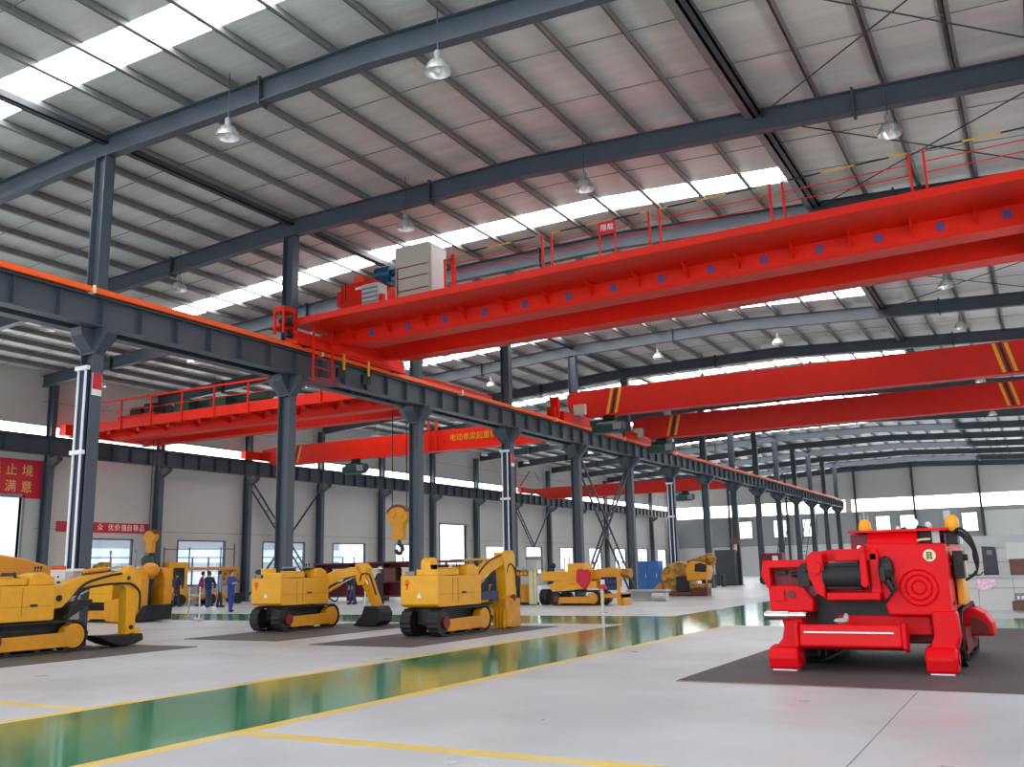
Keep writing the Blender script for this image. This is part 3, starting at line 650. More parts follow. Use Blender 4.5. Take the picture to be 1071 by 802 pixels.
def loader(label, loc, rz=0, L=2.6, W=1.1, front=.78, rear=-1.25, marks=1):
    t = T('mining_excavator', label, 'excavator', loc, rz)
    th = .68
    for s in (-1, 1): crawler(t, s*(W/2-.15), L, th, .3, 0, s, M_yel2)
    q = MB(); q.box(-W/2+.3, W/2-.3, -L/2+.35, L/2-.35, .28, .66); P(t, 'undercarriage', q, M_dark)
    q = MB(); q.prism([(rear+.1, .7), (front-.02, .7), (front, .76), (front, 1.44), (rear+.6, 1.44), (rear, 1.46), (rear, .76)], 'x', -W/2, W/2); bd = P(t, 'body', q, M_yel, .02)
    q = MB(); q.box(W/2, W/2+.006, rear+.05, front-.05, 1.0, 1.006); q.box(W/2, W/2+.006, -.35, -.344, .8, 1.4); q.box(W/2, W/2+.006, rear+.66, rear+.666, .8, 1.4); P(bd, 'panel_seam', q, M_gold)
    q = MB(); q.box(W/2-.005, W/2+.03, -.15, .0, 1.0, 1.05); P(bd, 'door_latch', q, M_blkm)
    q = MB(); q.box(-.1, W/2-.02, rear+.02, -.25, 1.45, 1.6); q.box(.05, W/2-.02, rear+.5, rear+.95, 1.6, 1.64); P(t, 'engine_hood', q, M_yel, .03)
    q = MB(); q.prism([(front-.62, 1.44), (front-.05, 1.44), (front-.08, 1.62), (front-.3, 1.72), (front-.55, 1.66)], 'x', .0, W/2-.03); P(t, 'control_console', q, M_yel, .02)
    q = MB(); q.box(-.15, .3, -.35, .1, 1.44, 1.56); q.box(-.15, .3, -.42, -.35, 1.5, 1.72); P(t, 'seat', q, M_blk, .02)
    for k in range(3): q = MB(); q.cyl((.05+.1*k, .22, 1.5), (.03+.1*k, .26, 1.8), .012, 6); q.ell((.03+.1*k, .26, 1.82), (.025, .025, .03)); P(t, 'control_lever', q, M_blk)
    q = MB(); q.box(-W/2+.06, -.2, rear+.1, -.3, 1.46, 1.56); P(t, 'battery_box', q, M_grey, .01)
    if marks:
        q = MB()
        for k in range(5): a = 2*PI*k/5; q.cyl((-W*.32+.05*math.cos(a), rear-.004, 1.28+.05*math.sin(a)), (-W*.32+.05*math.cos(a), rear+.01, 1.28+.05*math.sin(a)), .032, 8)
        q.box(-W*.32-.02, -W*.32+.02, rear-.004, rear+.01, 1.12, 1.28); P(bd, 'maker_emblem', q, M_orm, label='orange emblem')
    q = MB(); q.prism([(-.07, .92), (.07, .92), (0, 1.05)], 'y', rear-.004, rear+.01); P(bd, 'warning_label', q, M_wht)
    return t
def hydraulic(t, p, q_, r=.05, f=.55):
    p = Vector(p); q_ = Vector(q_); m_ = p.lerp(q_, f); b = MB(); b.cyl(p, m_, r, 12); o = P(t, 'hydraulic_cylinder', b, M_yel2, smooth=True)
    b = MB(); b.cyl(m_, q_, r*.55, 10); P(o, 'piston_rod', b, M_chrome, smooth=True)
def hose(t, pts, r=.022): b = MB(); b.tube(pts, r, 6); return P(t, 'hydraulic_hose', b, M_blk, smooth=True)
def sm(pts, n=6):
    P_ = [Vector(p) for p in pts]; P_ = [P_[0]]+P_+[P_[-1]]; out = []
    for i in range(1, len(P_)-2):
        for k in range(n):
            s = k/n; a, b, c, d = P_[i-1:i+3]; out.append(.5*((2*b)+(c-a)*s+(2*a-5*b+4*c-d)*s*s+(3*b-a-3*c+d)*s**3))
    return out+[P_[-2]]
# D: breaker machine with a vertical arm
D = loader('yellow crawler excavator with upright arm, right of the third central column', (6.65, 20.72, ZM))
q = beam2([(.25, .72, 1.3, .3), (.3, 1.5, 1.62, .26), (.33, 2.15, 1.82, .24)], .26, 0); P(D, 'boom', q, M_yel, .015)
q = MB(); q.prism([(2.02, 2.02), (2.35, 1.98), (2.6, 2.08), (2.72, 1.95), (2.76, .8), (2.2, .75), (2.14, 1.55)], 'x', .2, .5); P(D, 'stick', q, M_yel, .02)
q = MB(); q.prism([(2.02, .8), (2.85, .78), (2.88, .06), (2.6, .0), (2.1, .04)], 'x', .14, .56); q.box(.1, .6, 2.3, 2.5, .62, .78); P(D, 'bucket', q, M_yel2, .02)
q = MB()
for k in range(4): q.box(.17+.1*k, .22+.1*k, 2.02, 2.1, .02, .5)
P(D, 'bucket_teeth', q, M_yel)
for x in (.12, .58): q = MB(); q.cyl((x-.03, 2.45, .8), (x+.03, 2.45, .8), .09, 12); P(D, 'pivot_pin', q, M_copper)
hydraulic(D, (.3, .75, 1.05), (.33, 1.75, 1.55)); hydraulic(D, (.35, 2.66, 1.85), (.35, 2.7, .9), .05)
hose(D, sm([(.45, 2.2, 1.2), (.5, 2.3, 1.62), (.5, 2.5, 1.7), (.52, 2.7, 1.5), (.52, 2.75, 1.1)])); hose(D, sm([(.42, .7, 1.35), (.44, 1.3, 1.75), (.46, 2.0, 1.95)]))
q = MB(); q.box(-.05, .42, 1.0, 1.9, .78, 1.0); q.prism([(1.0, .85), (1.9, .85), (2.0, 1.55), (1.6, 1.35)], 'x', -.1, .1); P(D, 'lower_boom_link', q, M_navy)
q = MB(); q.box(.02, .3, -1.2, -.86, 1.44, 1.72); q.cyl((.02, -1.03, 1.72), (.3, -1.03, 1.72), .17, 16); P(D, 'headlamp_hood', q, M_yel, .01); q = MB(); q.box(-.02, .02, -1.14, -.92, 1.5, 1.72); P(D, 'headlamp', q, M_dark)
q = MB(); q.box(-.3, .3, -.5, .35, 1.76, 1.82); q.box(-.25, -.2, -.4, -.35, 1.5, 1.76); q.box(.2, .25, -.4, -.35, 1.5, 1.76); P(D, 'seat_frame', q, M_maroon)
# C: excavator with bent arm and black bucket
Cc = loader('yellow crawler excavator with black bucket before the second central column', (.97, 21.48, ZM))
q = beam2([(.3, .7, 1.25, .34), (.55, 1.15, 1.5, .3), (1.05, 1.55, 1.62, .24)], .24, 0); P(Cc, 'boom', q, M_yel, .015)
q = MB(); q.prism([(1.0, 1.8), (1.28, 1.84), (1.42, 1.7), (1.36, 1.2), (1.1, 1.18), (1.02, 1.4)], 'y', 1.42, 1.72); P(Cc, 'elbow_bracket', q, M_yel, .02)
q = beam2([(1.32, 1.58, 1.42, .34), (1.5, 1.62, 1.0, .3), (1.68, 1.68, .55, .24)], .26, 0); q2 = MB(); q2.taper((1.3, 1.58, 1.45), (1.68, 1.68, .52), .26, .36, .24, .24, (1, 0, 0)); P(Cc, 'stick', q2, M_yel2, .03)
def bucketmesh(w0, w1):
    b = MB(); prof = [(0, .56), (.5, .56), (.62, .38), (.6, .12), (.42, 0), (.1, 0), (-.42, 0), (-.1, .28)]
    b.prism(prof, 'y', w0, w1); return b
q = bucketmesh(-.3, .3); bk = P(Cc, 'bucket', q, M_blk, .03, loc=(1.36, 1.7, .02))
hydraulic(Cc, (.35, .72, .95), (.95, 1.5, 1.45)); hydraulic(Cc, (1.1, 1.4, 1.75), (1.45, 1.5, 1.2), .045)
hose(Cc, sm([(1.2, 1.42, 1.3), (1.28, 1.4, 1.5), (1.5, 1.45, 1.5), (1.62, 1.5, 1.2), (1.7, 1.55, .9)])); hose(Cc, sm([(.35, .75, 1.3), (.4, .9, .9), (.5, 1.2, .75), (.6, 1.3, 1.2), (.8, 1.4, 1.5)]))
q = MB(); q.box(-.3, .35, -.3, .45, 1.72, 1.76); q.box(.0, .35, .35, .45, 1.5, 1.76); P(Cc, 'seat_canopy', q, M_grey)
q = MB(); q.box(-.3, -.05, rear_ := -1.15, -.8, 1.46, 1.72); P(Cc, 'tool_box', q, M_yel, .01)
q = MB(); q.box(-.5, -.34, -1.1, -.9, 1.46, 1.7); P(Cc, 'valve_block', q, M_dark)
# A: excavator at the left edge, arm reaching forward
A = loader('yellow crawler excavator at the left edge with arm reaching past the first column', (.66, 13.12, ZM), marks=0, L=2.6, front=.42, rear=-1.5)
q = MB(); q.box(.1, .54, -.1, .4, 1.44, 1.62); P(A, 'front_console', q, M_yel, .03)
q = MB(); q.prism([(.35, 1.28), (.5, .92), (.72, .95), (1.05, 1.3), (1.2, 1.36), (2.05, 1.44), (2.4, 1.42), (2.4, 1.62), (2.1, 1.7), (1.3, 1.62), (1.0, 1.55)], 'x', .14, .4); P(A, 'boom', q, M_yel, .015)
q = MB(); q.prism([(2.12, 1.5), (2.46, 1.85), (2.55, 1.82), (2.66, 1.4), (2.68, .3), (2.42, .24), (2.38, 1.3)], 'x', .13, .41); q.cyl((.1, 2.72, .3), (.44, 2.72, .3), .1, 14); P(A, 'stick', q, M_yel, .015)
q = MB(); q.prism([(1.45, .3), (2.2, .26), (2.75, .27), (2.78, .12), (2.55, .04), (2.15, .02), (1.95, .08)], 'x', -.05, .6); P(A, 'bucket', q, M_blk, .02)
q = MB(); q.cyl((.12, .62, 1.15), (.42, .62, 1.15), .07, 14); q.cyl((.12, 2.42, 1.55), (.42, 2.42, 1.55), .05, 12); q.cyl((.1, 2.55, .42), (.44, 2.55, .42), .05, 12); P(A, 'pivot_pin', q, M_dark)
hose(A, sm([(.43, .75, .7), (.45, .95, 1.0), (.45, 1.15, 1.3), (.45, 1.6, 1.4), (.45, 2.2, 1.43), (.45, 2.5, 1.4), (.45, 2.72, 1.2), (.44, 2.74, .8)]), .028)
hose(A, sm([(.42, 1.0, 1.2), (.43, 1.25, 1.45), (.43, 1.8, 1.6), (.43, 2.2, 1.66)]), .028)
hydraulic(A, (.05, .5, .85), (.05, 1.6, 1.3), .055); hydraulic(A, (.27, 1.3, 1.72), (.27, 2.35, 1.82), .045)
q = MB(); q.prism([(.75, .66), (.85, .98), (1.4, 1.1), (1.4, 1.02), (.98, .8)], 'x', .0, .5); P(A, 'boom_guard', q, M_dark)
hose(A, sm([(.3, -1.3, 1.5), (.32, -.9, 1.62), (.34, -.45, 1.6), (.34, -.15, 1.5)]), .05)
# warning board on a stand and grey switch cabinet by the first column
t = T('warning_board', 'white notice board with an orange top edge between yellow hood and first column', 'sign', (.62, 13.99, 0))
q = MB(); q.box(-.012, .012, -.18, .18, 1.2, 1.84); P(t, 'board', q, M_wht); q = MB(); q.box(-.016, .016, -.185, .185, 1.78, 1.86); P(t, 'top_edge', q, M_orm)
q = MB(); q.cyl((-.03, 0, 0), (-.03, 0, 1.3), .015, 8); q.cyl((-.03, 0, 0), (-.03, 0, .02), .1, 12); P(t, 'stand', q, M_grey)
q = MB(); q.cyl((.013, .02, 1.36), (.018, .02, 1.36), .035, 10); q.box(.013, .016, -.02, .05, 1.48, 1.53); q.box(.013, .016, -.02, .02, 1.6, 1.65); P(t, 'symbol', q, M_blkm)
t = T('switch_cabinet', 'light grey electrical cabinet standing against the first central column', 'cabinet', (.3, 14.58, 0))
q = MB(); q.box(-.2, .2, -.12, .12, .12, 1.74); P(t, 'body', q, M_lgrey, .01); q = MB(); q.box(-.25, .25, -.16, .14, 1.74, 1.8); P(t, 'top_cover', q, M_wht)
q = MB(); q.box(-.17, .17, -.135, -.12, .2, 1.66); d_ = P(t, 'door', q, M_lgrey, .005); q = MB(); q.box(.1, .14, -.15, -.135, .9, 1.05); P(d_, 'handle', q, M_blkm)
q = MB(); q.box(-.18, .18, -.1, .1, 0, .12); P(t, 'plinth', q, M_grey)
# machine with the rounded orange hood behind A
t = T('mining_loader', 'yellow loader with large rounded orange hood behind the excavator at the left edge', 'loader', (-1.9, 12.6, 0))
for s in (-1, 1): crawler(t, s*.6, 3.0, .7, .35, 0, s, M_yel2)
q = MB(); q.box(-.75, .75, -1.4, 1.3, .7, 1.3); P(t, 'body', q, M_yel, .03)
q = MB(); q.prism([(-1.6, 1.3), (2.35, 1.3), (2.62, 1.72), (2.35, 1.92), (1.7, 2.08), (.8, 2.22), (-.4, 2.28), (-1.3, 2.2), (-1.6, 2.0)], 'x', -.7, .75); P(t, 'rounded_hood', q, M_ora, .06)
# B: excavator parked behind the first column, seen side on
B = loader('yellow crawler loader parked behind the first central column with raised shovel', (-10.5, 24.1, 0), -PI/2, L=3.3, W=1.5, front=1.2, rear=-1.6)
q = MB(); q.prism([(1.55, .2), (2.2, .05), (2.6, .5), (2.62, 1.5), (2.45, 1.85), (2.25, 1.9), (2.1, 1.5), (1.9, 1.2)], 'x', -.7, -.35); q.prism([(1.55, .2), (2.2, .05), (2.6, .5), (2.62, 1.5), (2.45, 1.85), (2.25, 1.9), (2.1, 1.5), (1.9, 1.2)], 'x', .35, .7); P(B, 'shovel_arm', q, M_yel2, .03)
q = MB(); q.prism([(1.1, .7), (1.75, .85), (2.35, .55), (2.0, .02), (1.2, .05)], 'x', .3, 1.0); P(B, 'shovel', q, M_yel2, .03)
q = MB(); q.prism([(2.2, .02), (2.75, .08), (2.8, .6), (2.3, .5)], 'x', -.6, .6); P(B, 'shovel_lip', q, M_blk, .02)
q = MB(); q.box(-.3, .3, 1.4, 2.0, .6, 1.35); P(B, 'winch', q, M_teal, .02)
for x in (-.15, .2): q = MB(); q.cyl((x, 1.8, .7), (x, 1.8, 1.6), .07, 12); P(B, 'hydraulic_ram', q, M_chrome, smooth=True)
q = MB(); q.prism([(-.2, 1.45), (2.0, 1.5), (2.3, 1.78), (-.1, 1.72)], 'x', -.4, .55); P(B, 'boom', q, M_yel, .03)
q = MB(); q.ell((.1, 2.35, 1.8), (.35, .3, .28)); P(B, 'rounded_cap', q, M_ora, smooth=True)
q = MB(); q.box(-.5, .5, -1.2, .2, 1.66, 1.8); P(B, 'top_deck', q, M_copper)
q = MB(); q.cyl((.1, -.35, 1.98), (.1, .05, 1.98), .17, 14); q.cyl((.1, -.65, 1.95), (.1, -.35, 1.95), .12, 14); q.box(-.05, .25, -.6, 0, 1.8, 1.9); P(B, 'hydraulic_motor', q, M_gold)
for yy in (-.2, 1.2): q = MB(); q.cyl((-.2, yy, 1.6), (-.2, yy, 2.5), .03, 8); q.ell((-.2, yy, 2.5), (.05, .05, .08)); P(B, 'marker_lamp', q, M_grey)
# blue work machine behind D and yellow canopy frame
t = T('yellow_canopy_loader', 'small yellow loader with flat canopy roof behind the yellow breaker machine', 'loader', (3.3, 28.0, 0), -.3)
for s in (-1, 1): crawler(t, s*.4, 2.0, .5, .28, 0, s, M_yel2)
q = MB(); q.box(-.5, .5, -.8, .8, .5, 1.1); P(t, 'body', q, M_yel2, .03)
q = MB(); q.box(-.75, .55, -.75, .5, 1.88, 1.94); P(t, 'canopy', q, M_yel, .01)
for x in (-.4, .4):
    for yy in (-.3, .3): q = MB(); q.bar((x, yy, 1.1), (x*.7, yy, 1.88), .05); P(t, 'canopy_post', q, M_yel2)
q = MB(); q.box(.0, .5, -.2, .3, 1.1, 1.75); P(t, 'seat', q, M_dark, .03)
q = MB(); q.prism([(.3, .5), (1.3, .7), (1.2, 1.5), (.8, 1.3)], 'y', -.1, .2); P(t, 'link_plate', q, M_navy)
# ------------------------------------------------------------------ E: drill rig
t = T('drilling_rig', 'long yellow crawler drilling rig with red heart shaped guard between the fourth and sixth columns', 'drilling rig', (2.1, 37.6, 0), 0)
bx = MB()
E_ = t
def crawlX(root, yc, x0, x1, Hh, wd):   # crawler running along x
    sub = T('tmp', 'tmp', 'tmp'); tk = crawler(sub, 0, x1-x0, Hh, wd, 0, 1, M_yel2)
    for o in [tk]+list(tk.children):
        me = o.data; R_ = Matrix(((0, 1, 0, (x0+x1)/2), (-1, 0, 0, yc), (0, 0, 1, 0), (0, 0, 0, 1)))
        me.transform(R_)
    tk.parent = root; bpy.data.objects.remove(sub)
crawlX(t, -.55, -.75, 1.6, .6, .4); crawlX(t, .55, -.75, 1.6, .6, .4)
q = MB(); q.prism([(-.6, .62), (1.5, .7), (1.5, 1.0), (-.2, 1.05), (-.75, .85)], 'y', -.75, .75); P(t, 'chassis', q, M_yel, .02)
q = MB(); q.box(-1.15, .55, -.6, .6, 1.02, 1.42); P(t, 'engine_deck', q, M_yel, .03)
q = MB(); q.box(.05, .85, -.5, .4, 1.35, 1.75); P(t, 'operator_box', q, M_yel, .03)
q = MB(); q.prism([(.9, 1.0), (1.6, 1.1), (2.55, 1.15), (2.55, 1.42), (2.0, 1.55), (1.0, 1.45)], 'y', -.4, .4); P(t, 'boom', q, M_yel2, .03)
q = MB(); q.prism([(.62, 1.0), (.66, 1.46), (.82, 1.52), (1.0, 1.46), (1.22, 1.5), (1.28, 1.3), (1.2, .9), (.98, .64)], 'y', -.86, -.76); P(t, 'heart_guard', q, M_sign, .02, label='red heart shaped guard')
q = MB(); q.cyl((1.6, -.3, .92), (2.35, -.3, .92), .26, 18); q.box(1.65, 2.3, -.55, -.05, .62, .8); P(t, 'electric_motor', q, M_navy, smooth=True)
q = MB(); q.box(1.5, 2.6, -.5, .3, .3, .46); q.box(2.3, 2.6, -.5, .3, 0, .5); q.box(2.35, 2.5, -.6, -.5, 0, 1.4); P(t, 'stabiliser', q, M_yel2, .01)
q = MB(); q.cyl((-1.3, -.2, .35), (-.95, -.2, .35), .34, 18); P(t, 'cable_reel', q, M_blk)
q = MB(); q.box(-1.75, -1.55, -.62, -.5, .05, 1.5); q.box(-1.5, -1.4, -.62, -.5, .05, 1.5); P(t, 'feed_mast', q, M_cream, .01, label='pale vertical feed mast')
q = MB(); q.box(-1.8, -1.3, -.7, -.3, 1.5, 1.95); P(t, 'drill_head', q, M_lgrey, .02); q = MB(); q.box(-1.85, -1.25, -.72, -.28, 1.95, 2.08); P(t, 'drill_cover', q, M_grey, .01)
q = MB(); q.box(-2.75, -1.75, -.3, .3, 1.25, 1.52); P(t, 'valve_bank', q, M_gold, .02); q = MB(); q.box(-2.75, -1.75, -.35, .35, 1.54, 1.66); P(t, 'top_plate', q, M_lgrey, .01)
for k in range(5): q = MB(); q.cyl((-2.65+.2*k, -.35, 1.36), (-2.65+.2*k, -.28, 1.36), .06, 10); P(t, 'gauge', q, M_amber)
q = MB(); q.cyl((-2.2, 0, .15), (-2.2, 0, .9), .3, 16); q.cyl((-1.95, -.1, .1), (-1.95, -.1, 1.25), .08, 10); P(t, 'oil_tank', q, M_yel2, smooth=True)
q = MB(); q.box(-2.7, -2.6, -.2, .2, 0, 1.3); q.box(-1.85, -1.78, .1, .2, 0, 1.3); q.box(-2.7, -1.7, -.25, .25, .0, .12); P(t, 'support_frame', q, M_dark)
q = MB(); q.cyl((2.55, -.3, 1.3), (2.9, -.3, 1.3), .2, 14); P(t, 'rotary_head', q, M_gold)
q = MB(); q.cyl((-.7, -.3, 1.42), (-.7, -.3, 1.6), .05, 8); q.ell((-.7, -.3, 1.66), (.11, .11, .13)); P(t, 'work_lamp', q, M_blk)
q = MB(); q.cyl((-.2, -.4, 1.42), (-.2, -.4, 1.55), .06, 10); P(t, 'beacon', q, M_orm)
text(t, 'lettering', 'CMJ', .16, M_orm, (.35, -.765, .9), (PI/2, 0, 0))
# ------------------------------------------------------------------ F: road header head
t = T('road_header', 'mud stained golden road header with rounded cutting boom beyond the drilling rig', 'road header', (3.55, 48.4, 0), 0)
q = MB(); q.prism([(-1.15, .1), (.5, .05), (.4, .8), (.2, 1.65), (-.3, 1.78), (-.9, 1.55), (-1.25, 1.2)], 'y', -.5, .8); P(t, 'hull', q, M_gold, .12)
q = MB(); q.ell((-.1, -.5, .12), (.75, .2, .2)); P(t, 'apron', q, M_brown, smooth=True)
q = MB(); q.prism([(.3, .75), (1.3, .8), (1.45, 1.3), (1.3, 1.7), (.5, 1.75), (.2, 1.4)], 'y', -.75, .3); P(t, 'turret', q, M_yel2, .08)
q = MB(); q.prism([(.75, 1.25), (1.35, 1.2), (1.4, 1.55), (1.1, 1.68), (.78, 1.6)], 'y', -.8, -.7); P(t, 'opening', q, M_blk, .03, label='black opening in the turret')
q = MB(); q.taper((.3, -.3, 1.6), (1.4, -.4, 1.95), .45, .35, .35, .3); P(t, 'boom', q, M_gold, .05)
q = MB(); q.ell((1.5, -.4, 1.85), (.3, .28, .32))
for k in range(24):
    a, b_ = random.uniform(0, 2*PI), random.uniform(-1, 1.2); d = Vector((math.cos(a)*math.cos(b_)*.3, math.sin(a)*math.cos(b_)*.28, math.sin(b_)*.32)); c = Vector((1.5, -.4, 1.85)); q.cyl(c+d*.9, c+d*1.25, .035, 6, .008)
P(t, 'cutter_head', q, M_gold)
q = MB(); q.box(.55, 1.45, -.9, -.2, .42, .62); P(t, 'loading_plate', q, M_gold, .03)
q = MB(); q.box(.6, 1.4, -.95, -.2, .02, .42)
for k in range(3): q.box(.65+.28*k, .8+.28*k, -1.0, -.95, .05, .4)
P(t, 'red_foot', q, M_copper, .02, label='dark red foot block')
q = MB(); q.box(-.3, .35, -.7, -.45, .2, 1.0); P(t, 'painted_recess_shade', q, M_dark, .05)  # solid dark block; the shade of a recess is put into its colour
q = MB(); q.prism([(-2.0, .02), (-.9, .02), (-.9, .75), (-1.4, .65)], 'y', -.3, .5); P(t, 'rear_conveyor', q, M_yel2, .03)
# ------------------------------------------------------------------ G: the red machine
G = T('mining_machine', 'large bright red crawler mining machine with black drum and embossed target at the right', 'mining machine', (17.5, 15.0, ZM))
gx = lambda x: x-17.5
def gbox(b, x0, x1, y0, y1, z0, z1): return b.box(gx(x0), gx(x1), y0, y1, z0, z1)
crawler(G, gx(18.72), 3.4, .86, .32, 0, 1, M_redd); crawler(G, gx(16.6), 3.4, .86, .32, 0, -1, M_redd)
for o in list(G.children): o.location = (0, 2.35, 0)
q = MB(); gbox(q, 16.5, 18.75, .7, 3.6, .35, .95); P(G, 'chassis', q, M_redd, .03)
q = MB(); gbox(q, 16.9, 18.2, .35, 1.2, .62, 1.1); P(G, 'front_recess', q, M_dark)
# right front box with embossed target
q = MB(); q.prism([(gx(17.72), 1.84), (gx(17.98), .8), (gx(18.82), .79), (gx(18.82), 1.8)], 'y', 0, 3.2); rb = P(G, 'right_body', q, M_redm, .03)
q = MB()
for r0, r1 in ((.27, .235), (.19, .16), (.11, .08)):
    n = 40; base = len(q.v); vs = []; cx_, cz_ = gx(18.42), 1.19
    for yy, rr in ((0.0, r0), (-.022, (r0+r1)/2), (0.0, r1)):
        for k in range(n): a = 2*PI*k/n; vs.append((cx_+rr*math.cos(a), yy, cz_+rr*math.sin(a)))
    fs = []
    for j in range(2):
        for k in range(n): fs.append((j*n+k, j*n+(k+1) % n, (j+1)*n+(k+1) % n, (j+1)*n+k))
    q.add(vs, fs)
q.cyl((gx(18.42), 0, 1.19), (gx(18.42), -.02, 1.19), .035, 10); P(rb, 'embossed_target', q, M_redm, smooth=True, label='embossed red target rings')
q = MB(); q.cyl((gx(18.6), 0, 1.64), (gx(18.6), -.012, 1.64), .085, 24); em = P(rb, 'emblem_disc', q, M_cream, label='round cream emblem')
q = MB()
for k in range(5): q.box(gx(18.55)+.012*(k % 2), gx(18.645)-.012*(k % 3), -.016, -.012, 1.59+.022*k, 1.601+.022*k)
q.box(gx(18.57), gx(18.58), -.016, -.012, 1.585, 1.69); q.box(gx(18.62), gx(18.63), -.016, -.012, 1.585, 1.69); P(em, 'emblem_mark', q, M_copper)
q = MB()
for yy, zz in ((.4, .95), (.8, .95), (.5, 1.5)): q.cyl((gx(18.82), yy, zz), (gx(18.84), yy, zz), .03, 8)
P(rb, 'bolt', q, M_redd)
q = MB(); q.prism([(.25, 1.78), (3.1, 1.78), (3.1, 2.0), (.4, 2.0)], 'x', gx(17.72), gx(18.42)); P(G, 'top_cover', q, M_redm, .015)
q = MB(); gbox(q, 17.45, 18.85, .3, 3.2, 2.0, 2.035); P(G, 'roof_plate', q, M_redm)
q = MB(); gbox(q, 18.42, 18.62, .5, 3.0, 1.82, 2.0); P(G, 'control_recess', q, M_dark); q = MB(); gbox(q, 18.62, 18.72, .42, .5, 1.82, 2.0); gbox(q, 18.72, 18.86, 1.2, 3.0, 1.82, 1.98); P(G, 'white_panel', q, M_lgrey)
q = MB(); q.tube(sm([(gx(18.36), .35, 1.83), (gx(18.46), .34, 1.87), (gx(18.6), .36, 1.88)]), .016, 6); P(G, 'cable', q, M_cream)
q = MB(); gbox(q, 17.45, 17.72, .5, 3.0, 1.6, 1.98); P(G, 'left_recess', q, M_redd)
for k in range(3): q = MB(); q.cyl((gx(17.5+.08*k), .42, 1.7+.08*(k % 2)), (gx(17.5+.08*k), .5, 1.7+.08*(k % 2)), .035, 10); P(G, 'valve', q, M_chrome)
# centre winch
q = MB(); q.prism([(gx(16.9), 1.72), (gx(17.2), 1.76), (gx(17.95), 1.76), (gx(17.9), 1.0), (gx(17.1), 1.0), (gx(16.92), 1.25)], 'y', .12, .9); P(G, 'winch_housing', q, M_redm, .03)
q = MB(); q.cyl((gx(17.12), -.02, 1.36), (gx(17.68), -.02, 1.36), .185, 28)
for k in range(2): q.cyl((gx(17.12+.52*k), -.02, 1.36), (gx(17.16+.52*k), -.02, 1.36), .2, 28)
for a in (1.0, 2.0, 3.1, 4.2, 5.2, 6.2): q.bar((gx(17.14), -.02+.185*math.cos(a), 1.36+.185*math.sin(a)), (gx(17.66), -.02+.185*math.cos(a), 1.36+.185*math.sin(a)), .03)
P(G, 'rope_drum', q, M_blk, smooth=True, label='black rope drum')
q = MB(); q.cyl((gx(17.2), -.02, 1.57), (gx(17.6), -.02, 1.57), .018, 8); P(G, 'drum_shaft', q, M_grey)
q = MB(); q.prism([(gx(16.9), 1.66), (gx(17.0), 1.74), (gx(17.14), 1.7), (gx(17.14), 1.05), (gx(17.02), 1.12), (gx(16.92), 1.35)], 'y', -.2, .3); P(G, 'left_cheek', q, M_redm, .02)
q = MB(); q.cyl((gx(17.02), -.26, 1.5), (gx(17.02), -.18, 1.5), .1, 18); P(G, 'cheek_bearing', q, M_redm, smooth=True)
q = MB(); q.prism([(gx(17.67), 1.78), (gx(17.75), 1.8), (gx(17.78), 1.22), (gx(17.72), 1.19), (gx(17.67), 1.24)], 'y', -.26, -.16); P(G, 'swing_arm', q, M_redm, .02); q = MB(); q.cyl((gx(17.725), -.3, 1.25), (gx(17.725), -.15, 1.25), .04, 12); q.cyl((gx(17.71), -.3, 1.74), (gx(17.71), -.15, 1.74), .035, 12); P(G, 'arm_pin', q, M_redm)
q = MB(); gbox(q, 17.15, 17.9, -.14, .2, 1.02, 1.13); P(G, 'winch_sill', q, M_redm, .015)
q = MB(); gbox(q, 17.3, 17.9, -.1, .3, 1.58, 1.76); P(G, 'winch_top', q, M_redm, .02)
q = MB(); gbox(q, 17.78, 17.92, -.1, .3, 1.1, 1.7); P(G, 'right_cheek', q, M_redm, .02)
q = MB(); q.ell((gx(18.0), -.05, 1.45), (.12, .14, .2), 10, 6); q.cyl((gx(18.0), -.12, 1.3), (gx(18.1), -.12, 1.14), .05, 8); q.box(gx(17.93), gx(18.0), -.2, -.05, 1.28, 1.5); P(G, 'hydraulic_pump', q, M_dark, .01)
hose(G, sm([(gx(18.08), -.12, 1.35), (gx(18.12), -.16, 1.2), (gx(18.02), -.14, 1.05), (gx(17.95), -.1, .98)]), .02)
# left body
q = MB(); q.prism([(gx(16.2), 1.62), (gx(17.05), 1.62), (gx(17.05), 1.52), (gx(16.72), 1.5), (gx(16.3), 1.5), (gx(16.3), 1.2), (gx(16.24), 1.2), (gx(16.16), 1.4)], 'y', -.02, 1.2); P(G, 'left_upper_plate', q, M_redm, .015)
q = MB(); q.prism([(gx(16.25), 1.24), (gx(16.78), 1.24), (gx(16.93), 1.0), (gx(16.9), .84), (gx(16.26), .84)], 'y', .0, .9); P(G, 'left_gearbox', q, M_redm, .03)
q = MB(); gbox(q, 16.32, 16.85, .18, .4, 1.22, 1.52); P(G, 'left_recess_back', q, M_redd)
q = MB(); gbox(q, 16.36, 16.5, -.03, .02, 1.0, 1.18); P(G, 'inspection_cover', q, M_redm, .01)
q = MB(); gbox(q, 16.38, 16.52, .1, .2, 1.4, 1.46); P(G, 'valve_spool', q, M_dark, .008); q = MB(); q.cyl((gx(16.6), .1, 1.4), (gx(16.72), .1, 1.4), .04, 8); gbox(q, 16.72, 16.9, -.05, .15, 1.22, 1.5); q.cyl((gx(16.83), -.08, 1.5), (gx(16.83), .1, 1.5), .07, 10); P(G, 'valve_cluster', q, M_dark, .008)
q = MB(); q.cyl((gx(16.6), -.02, 1.1), (gx(16.6), -.035, 1.1), .06, 14); P(G, 'embossed_seal', q, M_redd)
